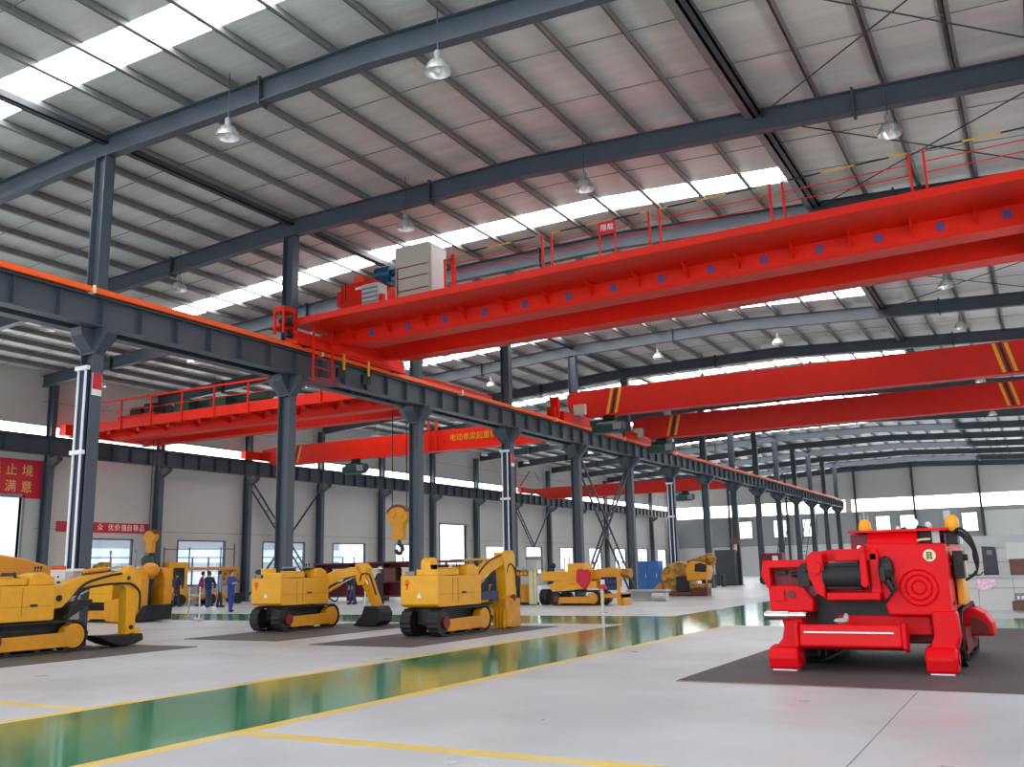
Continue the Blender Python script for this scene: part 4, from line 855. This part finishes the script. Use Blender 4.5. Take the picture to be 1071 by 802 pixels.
q = MB(); q.cyl((gx(16.24), -.1, .8), (gx(16.56), -.1, .8), .075, 18); q.cyl((gx(16.2), -.1, .8), (gx(16.24), -.1, .8), .05, 12); q.cyl((gx(16.56), -.1, .8), (gx(16.82), -.1, .8), .055, 16); P(G, 'chrome_pin', q, M_chrome, smooth=True, label='bright chrome pin')
def leg(name, xs, foot, s):
    b = MB(); b.prism([(gx(a), z) for a, z in xs], 'y', -.05, .3); L_ = P(G, name, b, M_redm, .04)
    b = MB(); x0, x1, zt = foot; b.prism([(-.22, .02), (.22, .0), (.3, .14), (.28, zt-.06), (.1, zt+.02), (-.14, zt), (-.25, zt-.12)], 'x', gx(x0), gx(x1)); f_ = P(L_, 'foot', b, M_redm, .04)
    b = MB(); b.cyl((gx(x0)-.02, 0, zt*.6), (gx(x1)+.02, 0, zt*.6), .09, 16); P(L_, 'foot_pin', b, M_redm, smooth=True)
    b = MB(); b.box(gx(x0)+.05, gx(x1)-.05, -.2, .2, 0, .02); P(L_, 'foot_pad', b, M_wht)
leg('front_leg', [(16.4, .86), (16.74, .86), (16.74, .6), (16.66, .42), (16.7, .3), (16.3, .3), (16.42, .45), (16.46, .62)], (16.24, 16.69, .34), -1)
leg('front_leg', [(18.55, .86), (18.88, .86), (18.9, .5), (18.84, .3), (18.46, .3), (18.55, .5)], (18.43, 18.84, .36), 1)
# front bar / blade
q = MB(); q.prism([(-.28, .36), (-.02, .3), (.05, .62), (-.22, .68)], 'x', gx(16.72), gx(18.16)); bl = P(G, 'front_bar', q, M_redm, .03)
for xa in (16.66, 18.16):
    q = MB(); q.prism([(-.3, .34), (.0, .28), (.1, .6), (-.05, .7), (-.28, .7)], 'x', gx(xa), gx(xa+.06)); P(bl, 'end_cheek', q, M_redm, .02)
q = MB(); q.bar((gx(16.8), -.262, .565), (gx(18.05), -.262, .565), .014, .022); P(bl, 'bright_strip', q, M_chrome)
q = MB(); gbox(q, 16.9, 17.2, 0, .5, .35, .6); gbox(q, 17.75, 18.05, 0, .5, .35, .6); P(bl, 'bar_arm', q, M_redd)
q = MB(); q.ell((gx(17.3), -.05, .72), (.1, .08, .04), 8, 5); q.ell((gx(17.38), -.02, .76), (.04, .06, .07), 8, 5); P(G, 'rag', q, M_lgrey, label='crumpled grey rag')
q = MB(); gbox(q, 17.2, 18.5, .3, .7, .5, .78); P(G, 'cross_beam', q, M_redm, .02)
# fittings on top
for x, yy, h_, n_ in ((17.6, 1.0, .24, 3), (18.9, .55, .28, 1)):
    q = MB(); q.lathe([(.001, .0), (.08, .0), (.1, .08), (.09, .17), (.05, .22), (.001, .23)], (gx(x), yy, 2.0), 16); o = P(G, 'amber_beacon', q, M_amber, smooth=True, label='amber warning beacon')
    q = MB()
    for k in range(n_): q.cyl((gx(x)-.06+.06*k, yy, 2.15), (gx(x)-.06+.06*k, yy, 2.15+.14+.05*(k % 2)), .008 if n_ > 1 else .05, 8)
    P(o, 'aerial' if n_ > 1 else 'clear_lens', q, M_lgrey)
q = MB(); q.cyl((gx(18.28), 1.0, 2.14), (gx(18.28), 1.16, 2.14), .1, 18); P(G, 'headlamp', q, M_chrome, smooth=True); q = MB(); q.prism([(gx(18.1), 2.03), (gx(18.56), 2.03), (gx(18.5), 2.08), (gx(18.3), 2.12), (gx(18.14), 2.08)], 'y', 1.05, 1.25); P(G, 'headlamp_mount', q, M_blk)
q = MB(); q.ell((gx(18.52), 1.1, 2.1), (.05, .05, .06), 10, 6); q.ell((gx(18.08), 1.1, 2.06), (.04, .04, .05), 10, 6); P(G, 'white_knob', q, M_wht, smooth=True)
q = MB(); gbox(q, 18.84, 18.95, .9, 1.9, .9, 1.65); P(G, 'side_panel', q, M_amber, .03, label='yellow side panel')
q = MB(); gbox(q, 18.86, 19.0, .5, .85, 1.3, 1.7); gbox(q, 18.8, 18.95, .6, 1.0, 1.8, 1.98); q.cyl((gx(18.95), .6, 1.6), (gx(19.06), .6, 1.6), .05, 10); P(G, 'hose_manifold', q, M_dark, .01)
for k in range(3): hose(G, sm([(gx(18.9), .5+.1*k, 1.95), (gx(19.0), .45+.1*k, 2.02-.05*k), (gx(19.13), .4+.1*k, 1.9-.08*k), (gx(19.2-.03*k), .4+.1*k, 1.6), (gx(19.16), .4+.1*k, 1.4), (gx(19.02), .4, 1.28)]), .02)
q = MB(); q.prism([(gx(18.5), .8), (gx(18.95), .78), (gx(19.1), .69), (gx(19.19), .54), (gx(19.2), .34), (gx(18.5), .34)], 'y', 2.6, 3.5); ap = P(G, 'rear_apron', q, M_redm, .03)
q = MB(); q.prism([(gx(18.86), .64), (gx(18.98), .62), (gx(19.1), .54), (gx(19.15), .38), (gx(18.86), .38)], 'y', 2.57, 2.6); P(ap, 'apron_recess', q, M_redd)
# ------------------------------------------------------------------ banners on the left wall
t = T('banner', 'large red banner with two rows of gold characters at the left edge', 'banner', (XL+.03, 26.0, 6.3))
q = MB(); q.box(-.02, .02, -3.4, 3.38, -.92, .92); P(t, 'cloth', q, M_sign)
RT = (PI/2, 0, PI/2)
for row, z in (('质量永无止境', .36), ('用户至上满意', -.42)):
    for k, ch in enumerate(row[::-1]): text(t, 'character', ch, .6, M_txt, (.03, 2.45-.82*k, z), RT)
t = T('slogan_strip', 'long thin red slogan strip with pale characters above the first window', 'banner', (XL+.03, 33.2, 4.1))
q = MB(); q.box(-.01, .01, -3.0, 2.55, -.26, .26); P(t, 'cloth', q, M_sign)
for ch, yy in zip('日众优价值自尊品', (30.95, 32.7, 33.35, 33.75, 34.15, 34.5, 34.9, 35.3)): text(t, 'character', ch, .36, M_txtw, (.02, yy-33.2, 0), RT)
# ------------------------------------------------------------------ people
def skin(parent, name, pts, edges, m, root=0, sub=2):
    me = bpy.data.meshes.new(name); me.from_pydata([p[:3] for p in pts], edges, []); o = bpy.data.objects.new(name, me); link(o, parent)
    sk = o.modifiers.new('skin', 'SKIN'); sk.use_smooth_shade = True
    for i, p in enumerate(pts):
        r = p[3]; r = r if isinstance(r, tuple) else (r, r); d = me.skin_vertices[0].data[i]; d.radius = r; d.use_root = (i == root)
    ss = o.modifiers.new('smooth', 'SUBSURF'); ss.levels = sub; ss.render_levels = sub; me.materials.append(m); return o
def person(label, loc, rz, jacket, trous, hair=M_hair, arms=((-.1, .02, .0), (.1, .02, .0)), stride=.1, lean=0.0, hat=None, bag=None, h=1.0, crouch=0):
    t = T('person', label, 'person', loc, rz, 'people in the workshop', sc=(h, h, h)); ln = lean
    hipz = .93-crouch
    sh = 1.42-crouch; hd = ln*.9
    def arm(s, el, hand):
        return [(s*.18, ln*.7, sh, .05), (s*.25+el[0]*s, ln*.7+el[1], sh-.28+el[2], .042), (s*.22+hand[0]*s, ln*.6+hand[1], sh-.53+hand[2], .03)]
    A = {-1: arm(-1, arms[0], arms[0] if len(arms) < 3 else arms[2]), 1: arm(1, arms[1], arms[1] if len(arms) < 3 else arms[3])}
    pts = [(0, 0, hipz, (.12, .08)), (0, ln*.4, hipz+.24, (.11, .07)), (0, ln*.7, sh-.08, (.12, .07)), (0, ln*.85, sh+.08, .05), (0, hd+.015, sh+.16, (.065, .075)), (0, hd+.01, sh+.24, (.075, .09)), (0, hd, sh+.32, (.05, .06))]
    ed = [(0, 1), (1, 2), (2, 3), (3, 4), (4, 5), (5, 6)]
    def chain(st, ps):
        p_ = st
        for p in ps: pts.append(p); ed.append((p_, len(pts)-1)); p_ = len(pts)-1
        return p_
    chain(5, [(0, hd+.105, sh+.2, .012)])                          # nose
    for s in (-1, 1): chain(5, [(s*.085, hd, sh+.22, .014)])        # ears
    hands = {}
    for s in (-1, 1):
        w_ = chain(2, A[s]); x, y, z = A[s][2][:3]; ex, ey, ez = A[s][1][:3]; d = (Vector((x, y, z))-Vector((ex, ey, ez))).normalized(); side = d.cross(Vector((1, 0, 0))).normalized()
        pm = Vector((x, y, z))+d*.06; w2 = chain(w_, [(*pm, (.02, .036))])
        for k in range(4):
            o_ = side*(-.03+.02*k); l = (.07, .08, .075, .06)[k]; a = pm+d*.035+o_; b_ = a+d*l*.55+Vector((-s*.012, 0, 0)); chain(w2, [(*a, .009), (*b_, .008), (*(b_+d*l*.4+Vector((-s*.02, 0, 0))), .007)])
        a = pm+side*.045-d*.02; chain(w2, [(*a, .01), (*(a+side*.02+d*.035), .008)])
    legs = {}
    for s in (-1, 1):
        fy = s*stride; k1 = (s*.1, fy*.5+.02+crouch*.5, hipz*.53, .06)
        legs[s] = [(s*.09, 0, hipz-.12, .07), k1, (s*.105, fy-.02, .1, .042), (s*.11, fy+.13, .035, (.04, .03))]
        chain(0, legs[s])
    skin(t, 'body', pts, ed, M_skin)
    # clothing
    jp = [(0, ln*.1, hipz-.13, (.19, .14)), (0, ln*.4, hipz+.2, (.175, .125)), (0, ln*.7, sh-.07, (.185, .12)), (0, ln*.84, sh+.09, (.07, .07))]; je = [(0, 1), (1, 2), (2, 3)]
    for s in (-1, 1):
        b0 = len(jp); a = A[s]; jp += [(*a[0][:3], .075), (*a[1][:3], .062), (a[2][0], a[2][1], a[2][2]+.01, .05)]; je += [(2, b0), (b0, b0+1), (b0+1, b0+2)]
    skin(t, 'jacket', jp, je, jacket)
    tp = [(0, 0, hipz+.12, (.13, .1)), (0, 0, hipz-.03, (.125, .1))]; te = [(0, 1)]
    for s in (-1, 1):
        b0 = len(tp); l = legs[s]; tp += [(l[0][0]*1.1, l[0][1], l[0][2]-.06, .085), (*l[1][:3], .078), (l[2][0], l[2][1], .05, .066)]; te += [(1, b0), (b0, b0+1), (b0+1, b0+2)]
    skin(t, 'trousers', tp, te, trous)
    for s in (-1, 1):
        l = legs[s]; q = MB(); q.ell((l[3][0], l[2][1]+.06, .055), (.055, .145, .055), 12, 6); P(t, 'shoe', q, M_blk, smooth=True)
    q = MB(); q.lathe([(.001, .125), (.05, .115), (.085, .08), (.1, .03), (.098, -.03), (.08, -.08), (.075, -.07), (.09, -.02)], (0, hd-.018, sh+.25), 16); P(t, 'hair', q, hair, smooth=True)
    for s in (-1, 1): q = MB(); q.ell((s*.032, hd+.088, sh+.235), (.012, .008, .009), 8, 6); P(t, 'eye', q, M_blk)
    q = MB(); q.box(-.025, .025, hd+.082, hd+.092, sh+.148, sh+.158); P(t, 'mouth', q, M_redd)
    if hat:
        q = MB(); q.lathe([(.001, .14), (.07, .13), (.11, .07), (.12, .02), (.155, .01), (.155, 0), (.11, 0)], (0, hd, sh+.27), 18); P(t, 'helmet', q, hat, smooth=True)
    if bag: q = MB(); q.box(-.14, .14, ln*.6-.25, ln*.6-.1, sh-.42, sh-.02); P(t, 'backpack', q, bag, .03)
    return t
M_j1 = mat('plum_jacket', (58, 48, 66), .8); M_j2 = mat('magenta_jacket', (150, 44, 100), .8); M_j3 = mat('grey_jacket', (124, 128, 140), .8); M_j4 = mat('navy_jacket', (36, 44, 74), .8)
M_j5 = mat('pale_blue_shirt', (116, 136, 172), .8); M_j6 = mat('royal_blue_overalls', (38, 66, 150), .7); M_tr1 = mat('dark_trousers', (44, 46, 56), .8); M_tr2 = mat('denim', (54, 72, 110), .8); M_tr3 = mat('khaki_trousers', (128, 116, 104), .8)
M_brh = mat('brown_hair', (92, 52, 34), .5)
person('person in a plum jacket with a dark backpack, seen from behind, leftmost of the group', (-19.6, 35.5, 0), .2, M_j1, M_tr1, bag=mat('dark_backpack', (46, 40, 50), .7))
person('person in a magenta hooded jacket and khaki trousers bending forward', (-18.75, 36.2, 0), -.9, M_j2, M_tr3, lean=.22)
person('person in a grey jacket with one hand raised to the face', (-18.0, 36.2, 0), -.6, M_j3, M_tr2, arms=((-.02, .05, 0), (.02, .18, .02), (-.02, .1, 0), (-.12, .2, .52)))
person('person in a navy jacket standing right of the grey jacketed one', (-17.0, 35.2, 0), 1.2, M_j4, M_tr2, stride=.16)
person('person in a pale blue shirt and dark trousers standing left of the blue overalls', (-16.2, 35.2, 0), -.8, M_j5, M_tr1)
person('person in royal blue overalls with brown hair standing nearest, right of the group', (-10.9, 30.7, 0), -1.7, M_j6, M_j6, hair=M_brh, arms=((-.02, .1, .02), (.02, .14, .04), (-.08, .22, .3), (-.08, .24, .32)), stride=.12)
person('small distant person in dark clothes between the group members', (-20.7, 42.4, 0), 2.2, M_tr1, M_tr1)
person('person with a white helmet and jeans behind the arm of the excavator', (-10.3, 38.3, 0), 2.6, M_tr1, M_tr2, hat=M_wht, lean=.12)
person('person with a pale helmet and purple clothes behind the black bucket', (-8.7, 38.4, 0), 2.9, M_j1, M_tr1, hat=M_wht)
# ------------------------------------------------------------------ equipment behind the people
t = T('drill_carriage', 'yellow drill carriage with long orange beam behind the group of people', 'drill carriage', (-20.2, 39.3, 0), PI/2-.35)
q = MB(); q.box(-4.6, .9, -.1, .1, 1.85, 2.02); P(t, 'beam', q, M_ora, .02, label='long orange horizontal beam')
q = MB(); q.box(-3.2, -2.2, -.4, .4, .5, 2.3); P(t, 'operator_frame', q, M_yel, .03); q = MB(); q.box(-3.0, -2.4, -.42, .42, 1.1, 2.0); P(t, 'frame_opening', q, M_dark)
q = MB(); q.box(-.2, .8, -.35, .35, 1.0, 1.85); P(t, 'drive_box', q, M_gold, .03)
q = MB(); q.box(-3.0, .9, -.35, .35, .3, .6); P(t, 'chassis', q, M_yel2, .02)
for x in (-2.6, -.9, .7):
    for yy in (-.45, .45): q = MB(); q.cyl((x, yy-.1, .3), (x, yy+.1, .3), .3, 16); P(t, 'wheel', q, M_blk)
for x in (-3.4, -2.0, -.2, .6): q = MB(); q.cyl((x, 0, 2.0), (x, 0, 3.1+.2*(x > 0)), .035, 8); P(t, 'upright', q, M_steel2)
q = MB(); q.cyl((-3.4, 0, 3.0), (.6, 0, 3.0), .02, 6); P(t, 'top_rail', q, M_steel2)
q = MB(); q.ell((-4.7, 0, 1.95), (.18, .16, .16)); P(t, 'end_ball', q, M_wht, smooth=True)
t = T('workbench', 'low grey workbench behind the group of people', 'bench', (-19.3, 44.0, 0))
q = MB(); q.box(-.5, .5, -1.6, 1.6, .78, .84); P(t, 'top', q, M_brown, .01)
for x in (-.42, .42):
    for yy in (-1.5, 1.5): q = MB(); q.box(x-.04, x+.04, yy-.04, yy+.04, 0, .78); P(t, 'leg', q, M_steel2)
for k, (yy, m_, lb) in enumerate(((-1.0, M_blkm, 'black toolbox on the low grey workbench'), (.1, M_copper, 'dark red parts crate on the low grey workbench'), (1.1, M_yel, 'yellow pump box on the low grey workbench'))):
    b_ = T('tool_box', lb, 'box', (-19.3, 44.0+yy, .84)); q = MB(); q.box(-.25, .25, -.35, .35, 0, .45+.1*k); P(b_, 'case', q, m_, .02); q = MB(); q.box(-.03, .03, -.12, .12, .46+.1*k, .52+.1*k); P(b_, 'handle', q, M_blkm)
# ------------------------------------------------------------------ maroon display rack, cream board and red cabinet
t = T('display_rack', 'long maroon steel rack with brown boxes behind the arm of the excavator', 'rack', (-13.2, 43.3, 0))
for x in (-3.6, -1.2, 1.2, 3.6): q = MB(); q.box(x-.06, x+.06, -.3, .3, 0, 2.1); P(t, 'upright', q, M_maroon)
for z in (.25, 1.0, 2.05): q = MB(); q.box(-3.7, 3.7, -.32, .32, z-.05, z+.05); P(t, 'shelf', q, M_maroon)
q = MB(); q.box(-3.6, 3.6, .3, .32, .3, 2.05); P(t, 'back_panel', q, M_maroon)
for k in range(6):
    x = -3.1+1.2*k; b_ = T('parts_box', f'{["brown","cream","brown","cream","brown","cream"][k]} box on the maroon rack, {ORD[k]} from the left', 'box', (-13.2+x, 43.2, 1.05), group='boxes on the maroon rack')
    q = MB(); q.box(-.38, .38, -.2, .2, 0, .7); P(b_, 'carton', q, M_brown if k % 2 == 0 else M_cream, .01); q = MB(); q.box(-.4, .4, -.22, .22, .66, .72); P(b_, 'lid', q, M_copper if k % 2 == 0 else M_wht, .01)
t = T('notice_stand', 'cream notice board standing left of the yellow breaker machine', 'board', (-5.2, 38.4, 0), .35)
q = MB(); q.box(-.75, .85, -.03, .03, .35, 1.85); P(t, 'board', q, M_cream, .01); q = MB(); q.box(-.2, -.08, -.04, .04, 0, 2.05); q.box(-.2, .7, .03, .05, .2, .3); P(t, 'post', q, M_cream)
q = MB(); q.box(-.6, .1, -.035, -.03, 1.45, 1.5); q.box(-.6, .6, -.035, -.03, 1.25, 1.29); q.box(.2, .7, -.035, -.03, 1.45, 1.5); P(t, 'printed_lines', q, M_grey)
t = T('gas_cabinet', 'red rounded cabinet with a dark top behind the yellow breaker machine', 'cabinet', (1.9, 27.2, 0), .3)
q = MB(); q.prism([(-.4, .12), (.5, .12), (.5, 1.15), (.3, 1.32), (-.1, 1.32), (-.35, 1.15), (-.4, .9)], 'y', -.4, .4); P(t, 'body', q, M_orm, .03); q = MB(); q.prism([(-.36, 1.16), (.5, 1.16), (.32, 1.36), (-.12, 1.36)], 'y', -.42, .42); P(t, 'top_cover', q, M_copper, .02)
q = MB(); q.box(-.45, .55, -.45, .45, 0, .12); P(t, 'base', q, M_yel2); q = MB(); q.box(-.41, .51, -.41, .41, .6, .66); P(t, 'band', q, M_redd)
# ------------------------------------------------------------------ barrier posts
def stanchion(label, x, y, h_, top=False):
    t = T('barrier_post', label, 'post', (x, y, 0)); q = MB(); q.lathe([(.16, 0), (.16, .015), (.03, .04)], n=20); P(t, 'base', q, M_chrome, smooth=True)
    q = MB(); q.cyl((0, 0, .02), (0, 0, h_), .025, 10); P(t, 'pole', q, M_chrome, smooth=True); q = MB(); q.ell((0, 0, h_), (.035, .035, .04)); P(t, 'cap', q, M_chrome, smooth=True)
    if top: q = MB(); q.prism([(-.16, h_-.18), (.16, h_-.18), (.1, h_-.02), (-.1, h_-.02)], 'y', -.05, .05); P(t, 'warning_sign', q, M_sign); q = MB(); q.box(-.06, .06, -.05, .05, h_-.02, h_+.14); P(t, 'white_card', q, M_wht); q = MB(); q.cyl((-.1, .1, 0), (-.1, .1, h_-.18), .03, 10); P(t, 'second_pole', q, M_cream)
    return t
stanchion('chrome barrier post right of the yellow loader shovel, in front of the people', -6.25, 24.6, 1.15); stanchion('chrome barrier post nearer the people, left of its pair', -8.2, 25.9, 1.1)
stanchion('chrome barrier post beside the black bucket of the excavator', 1.9, 23.5, 1.1)
stanchion('slim barrier post with a small red and white sign before the drilling rig', 6.45, 31.0, 1.0, True)
t = T('glass_barrier', 'low glass barrier panel between the chrome posts before the people', 'barrier', (-7.2, 25.25, 0), math.atan2(1.3, -1.95))
q = MB(); q.box(-1.0, 1.0, -.01, .01, .1, .85); P(t, 'glass_panel', q, M_glass); q = MB(); q.box(-1.0, 1.0, -.02, .02, .85, .9); q.box(-1.0, 1.0, -.02, .02, .06, .1); q.box(-.95, -.9, -.15, .15, 0, .1); q.box(.9, .95, -.15, .15, 0, .1); P(t, 'frame', q, M_lgrey)
t = T('aluminium_tool_cart', 'light grey cart with a round tray in front of the people', 'cart', (-10.6, 26.6, 0), .3)
q = MB(); q.cyl((0, 0, .82), (0, 0, .9), .55, 20); P(t, 'tray', q, M_grey); q = MB(); q.box(-.35, .35, -.3, .3, .1, .5); P(t, 'box', q, M_lgrey, .02)
for k in range(4): q = MB(); a = PI/4+PI/2*k; q.cyl((.35*math.cos(a), .3*math.sin(a), 0), (.35*math.cos(a), .3*math.sin(a), .84), .025, 8); P(t, 'leg', q, M_chrome)
# ------------------------------------------------------------------ beyond the rig
def locker(label, x, y, wx, wy, hh, n):
    t = T('steel_locker', label, 'locker', (x, y, 0), group='blue lockers'); q = MB(); q.box(-wx/2, wx/2, -wy/2, wy/2, .06, hh); P(t, 'body', q, M_blue, .01); q = MB(); q.box(-wx/2+.03, wx/2-.03, -wy/2+.03, wy/2-.03, 0, .06); P(t, 'plinth', q, M_blkm)
    for k in range(n):
        w_ = wx/n; q = MB(); q.box(-wx/2+k*w_+.02, -wx/2+(k+1)*w_-.02, -wy/2-.02, -wy/2, .12, hh-.06); d_ = P(t, 'door', q, M_blue, .006); q = MB(); q.box(-wx/2+(k+1)*w_-.1, -wx/2+(k+1)*w_-.07, -wy/2-.05, -wy/2-.02, hh*.45, hh*.6); P(d_, 'handle', q, M_chrome)
locker('taller blue steel locker beyond the drilling rig, left of its pair', -1.0, 55.2, 1.35, .9, 1.85, 2); locker('shorter blue steel locker beyond the drilling rig, right of its pair', .25, 56.2, .9, .8, 1.5, 1)
t = T('steel_beam', 'light grey steel beam lying on the floor between drilling rig and road header', 'beam', (3.9, 42.0, 0), -.05, kind='thing')
q = MB(); q.box(-1.0, 1.0, -.35, .35, 0, .08); q.box(-1.0, 1.0, -.04, .04, .08, .42); q.box(-1.0, 1.0, -.3, .3, .42, .5); P(t, 'section', q, M_lgrey, .01); q = MB(); q.cyl((.4, -.42, .18), (1.1, -.42, .18), .18, 16); P(t, 'pipe_end', q, M_lgrey, smooth=True)
t = T('control_cabinet', 'dark grey cabinet standing against the ninth central column', 'cabinet', (-.7, 70.3, 0)); q = MB(); q.box(-.75, .75, -.4, .4, .1, 2.6); P(t, 'body', q, M_steel2, .02); q = MB(); q.box(-.7, .7, -.42, -.4, .2, 2.5); P(t, 'door', q, M_steel2, .01); q = MB(); q.box(-.7, .7, -.35, .35, 0, .1); P(t, 'plinth', q, M_blkm)
t = T('black_table', 'black table with a dark machine on it before the dark grey cabinet', 'table', (-.6, 66.6, 0)); q = MB(); q.box(-.8, .8, -.4, .4, .78, .84); P(t, 'top', q, M_blkm)
for x in (-.72, .05, .72):
    q = MB(); q.box(x-.06, x+.06, -.35, .35, 0, .78); P(t, 'leg', q, M_blkm)
t2 = T('bench_vice', 'black vice block on the black table', 'vice', (-.95, 66.6, .84)); q = MB(); q.prism([(-.4, 0), (.4, 0), (.35, .2), (-.1, .3), (-.4, .25)], 'y', -.2, .2); P(t2, 'jaw', q, M_blk, .02); q = MB(); q.cyl((.2, -.3, .1), (.2, .3, .1), .03, 8); P(t2, 'handle', q, M_steel2)
t = T('maroon_cart', 'maroon wheeled machine cart left of the red mining machine in the distance', 'cart', (2.2, 72.5, 0)); q = MB(); q.box(-.8, .8, -.5, .5, .9, 2.3); P(t, 'body', q, M_maroon, .05); q = MB(); q.box(-.5, .9, -.52, .52, .55, 1.0); P(t, 'engine', q, M_dark, .03); q = MB(); q.box(.1, .5, -.55, -.5, 1.7, 2.1); P(t, 'dial', q, M_wht)
for x in (-.6, .7):
    for yy in (-.5, .5): q = MB(); q.cyl((x, yy-.1, .35), (x, yy+.1, .35), .35, 16); P(t, 'wheel', q, M_blk)
t = T('junction_box', 'small brown junction box high on the ninth central column', 'box', (.0, 70.7, 3.0)); q = MB(); q.box(-.35, .3, -.15, .15, .0, .5); P(t, 'case', q, M_brown, .02); q = MB(); q.box(-.1, .1, -.16, -.15, -.5, .0); P(t, 'paper', q, M_wht)
for k, (x, y, z, s_) in enumerate(((1.9, 78.0, 0, 1), (2.0, 86.0, 0, 1))):
    t = T('step_ladder', ['dark steel ladder leaning by the eleventh central column', 'dark steel ladder standing farther behind the first ladder'][k], 'ladder', (x, y, z)); 
    for dx in (-.25, .25): q = MB(); q.bar((dx-.9, 0, 0), (dx+.2, .3, 5.5), .07); P(t, 'rail', q, M_steel2)
    for r_ in range(14): f = (r_+.7)/14.6; q = MB(); q.bar((-1.15+1.1*f, .3*f, 5.5*f), (-.65+1.1*f, .3*f, 5.5*f), .05); P(t, 'rung', q, M_steel2)
# ------------------------------------------------------------------ right background: low white counters
t = T('counter_partition', 'long low white counter partition behind the red mining machine at the right', 'partition', (20.0, 33.9, 0), kind='thing')
q = MB(); q.box(-2.9, 2.2, -.1, .1, 0, 1.0); P(t, 'front_panel', q, M_wallw); q = MB(); q.box(-2.95, 2.2, -.16, 1.0, 1.0, 1.05); P(t, 'counter_top', q, M_lgrey); q = MB()
for x in (-1.9, -.9, .1, 1.1): q.box(x-.008, x+.008, -.108, -.1, 0, 1.0)
q.box(-2.9, 2.2, -.108, -.1, .66, .675); P(t, 'panel_joint', q, M_grey)
t = T('display_partition', 'tall white partition wall behind the low counter at the right edge', 'partition', (20.0, 37.2, 0), kind='thing')
q = MB(); q.box(-3.2, 2.2, -.08, .08, 0, 2.0); P(t, 'panel', q, M_wallw); q = MB(); q.box(-3.25, 2.2, -.14, .14, 1.95, 2.35); P(t, 'head_panel', q, M_lgrey)
q = MB()
for x in (-2.4, -1.4, -.4, .6): q.box(x-.01, x+.01, -.09, -.08, 0, 1.95)
q.box(-3.2, 2.2, -.09, -.08, 1.45, 1.47); P(t, 'panel_joint', q, M_grey)
t = T('upright_cabinet', 'dark grey upright cabinet before the tall white partition', 'cabinet', (18.45, 35.3, 0)); q = MB(); q.prism([(-.22, 0), (.26, 0), (.2, 1.95), (-.2, 1.98)], 'y', -.15, .15); P(t, 'body', q, M_steel2, .03); q = MB(); q.box(-.06, .1, -.17, -.15, 1.7, 1.85); P(t, 'label_plate', q, M_grey)  # a cabinet, narrowing slightly towards the top
t = T('storage_box', 'brown box with a white lid on the low counter at the right edge', 'box', (19.5, 34.3, 1.05)); q = MB(); q.box(-.45, .6, -.25, .25, 0, .5); P(t, 'case', q, M_brown, .01); q = MB(); q.box(-.5, .65, -.3, .3, .5, 1.0); P(t, 'lid', q, M_wallw, .01); q = MB(); q.box(.0, .12, -.26, -.25, .1, .4); q.box(.2, .3, -.26, -.25, .1, .4); P(t, 'printed_mark', q, M_navy)
t = T('pink_cloth', 'pink and white cloth hanging on the low white counter', 'cloth', (18.35, 33.78, .6)); q = MB()
n = 10; vs = []
for i in range(n+1):
    x = -.27+.54*i/n; yy = -.012*math.sin(i*1.7)-.01; z0 = .02+.16*max(0, (i-3)/7)**2; vs += [(x, yy, z0), (x, yy, .36), (x, yy+.008, .36), (x, yy+.008, z0)]
fs = []
for i in range(n):
    for k in range(4): fs.append((4*i+k, 4*i+(k+1) % 4, 4*i+4+(k+1) % 4, 4*i+4+k))
q.add(vs, fs+[(0, 1, 2, 3), (4*n, 4*n+3, 4*n+2, 4*n+1)]); P(t, 'fabric', q, M_pink, smooth=True)
t = T('desk_clamp', 'small black clamp tool on the low counter beside the hoses', 'tool', (18.1, 34.0, 1.05)); q = MB(); q.box(-.25, .1, -.04, .04, 0, .05); P(t, 'bar', q, M_blk, .01); q = MB(); q.tube(sm([(.1, 0, .03), (.2, 0, .12), (.28, 0, .05), (.34, 0, .12)]), .02, 6); P(t, 'lever', q, M_blk)
t = T('metal_crate', 'grey metal crate on the floor before the low counter at the right edge', 'crate', (19.45, 32.6, 0)); q = MB(); q.box(-.4, .6, -.3, .3, .05, .32); P(t, 'case', q, M_brown, .02); q = MB(); q.box(-.32, .6, -.25, .25, .32, .55); P(t, 'lid', q, M_grey, .03); q = MB()
for k in range(4): q.box(-.25+.12*k, -.18+.12*k, -.26, -.25, .38, .48)
P(t, 'printed_mark', q, M_wht)
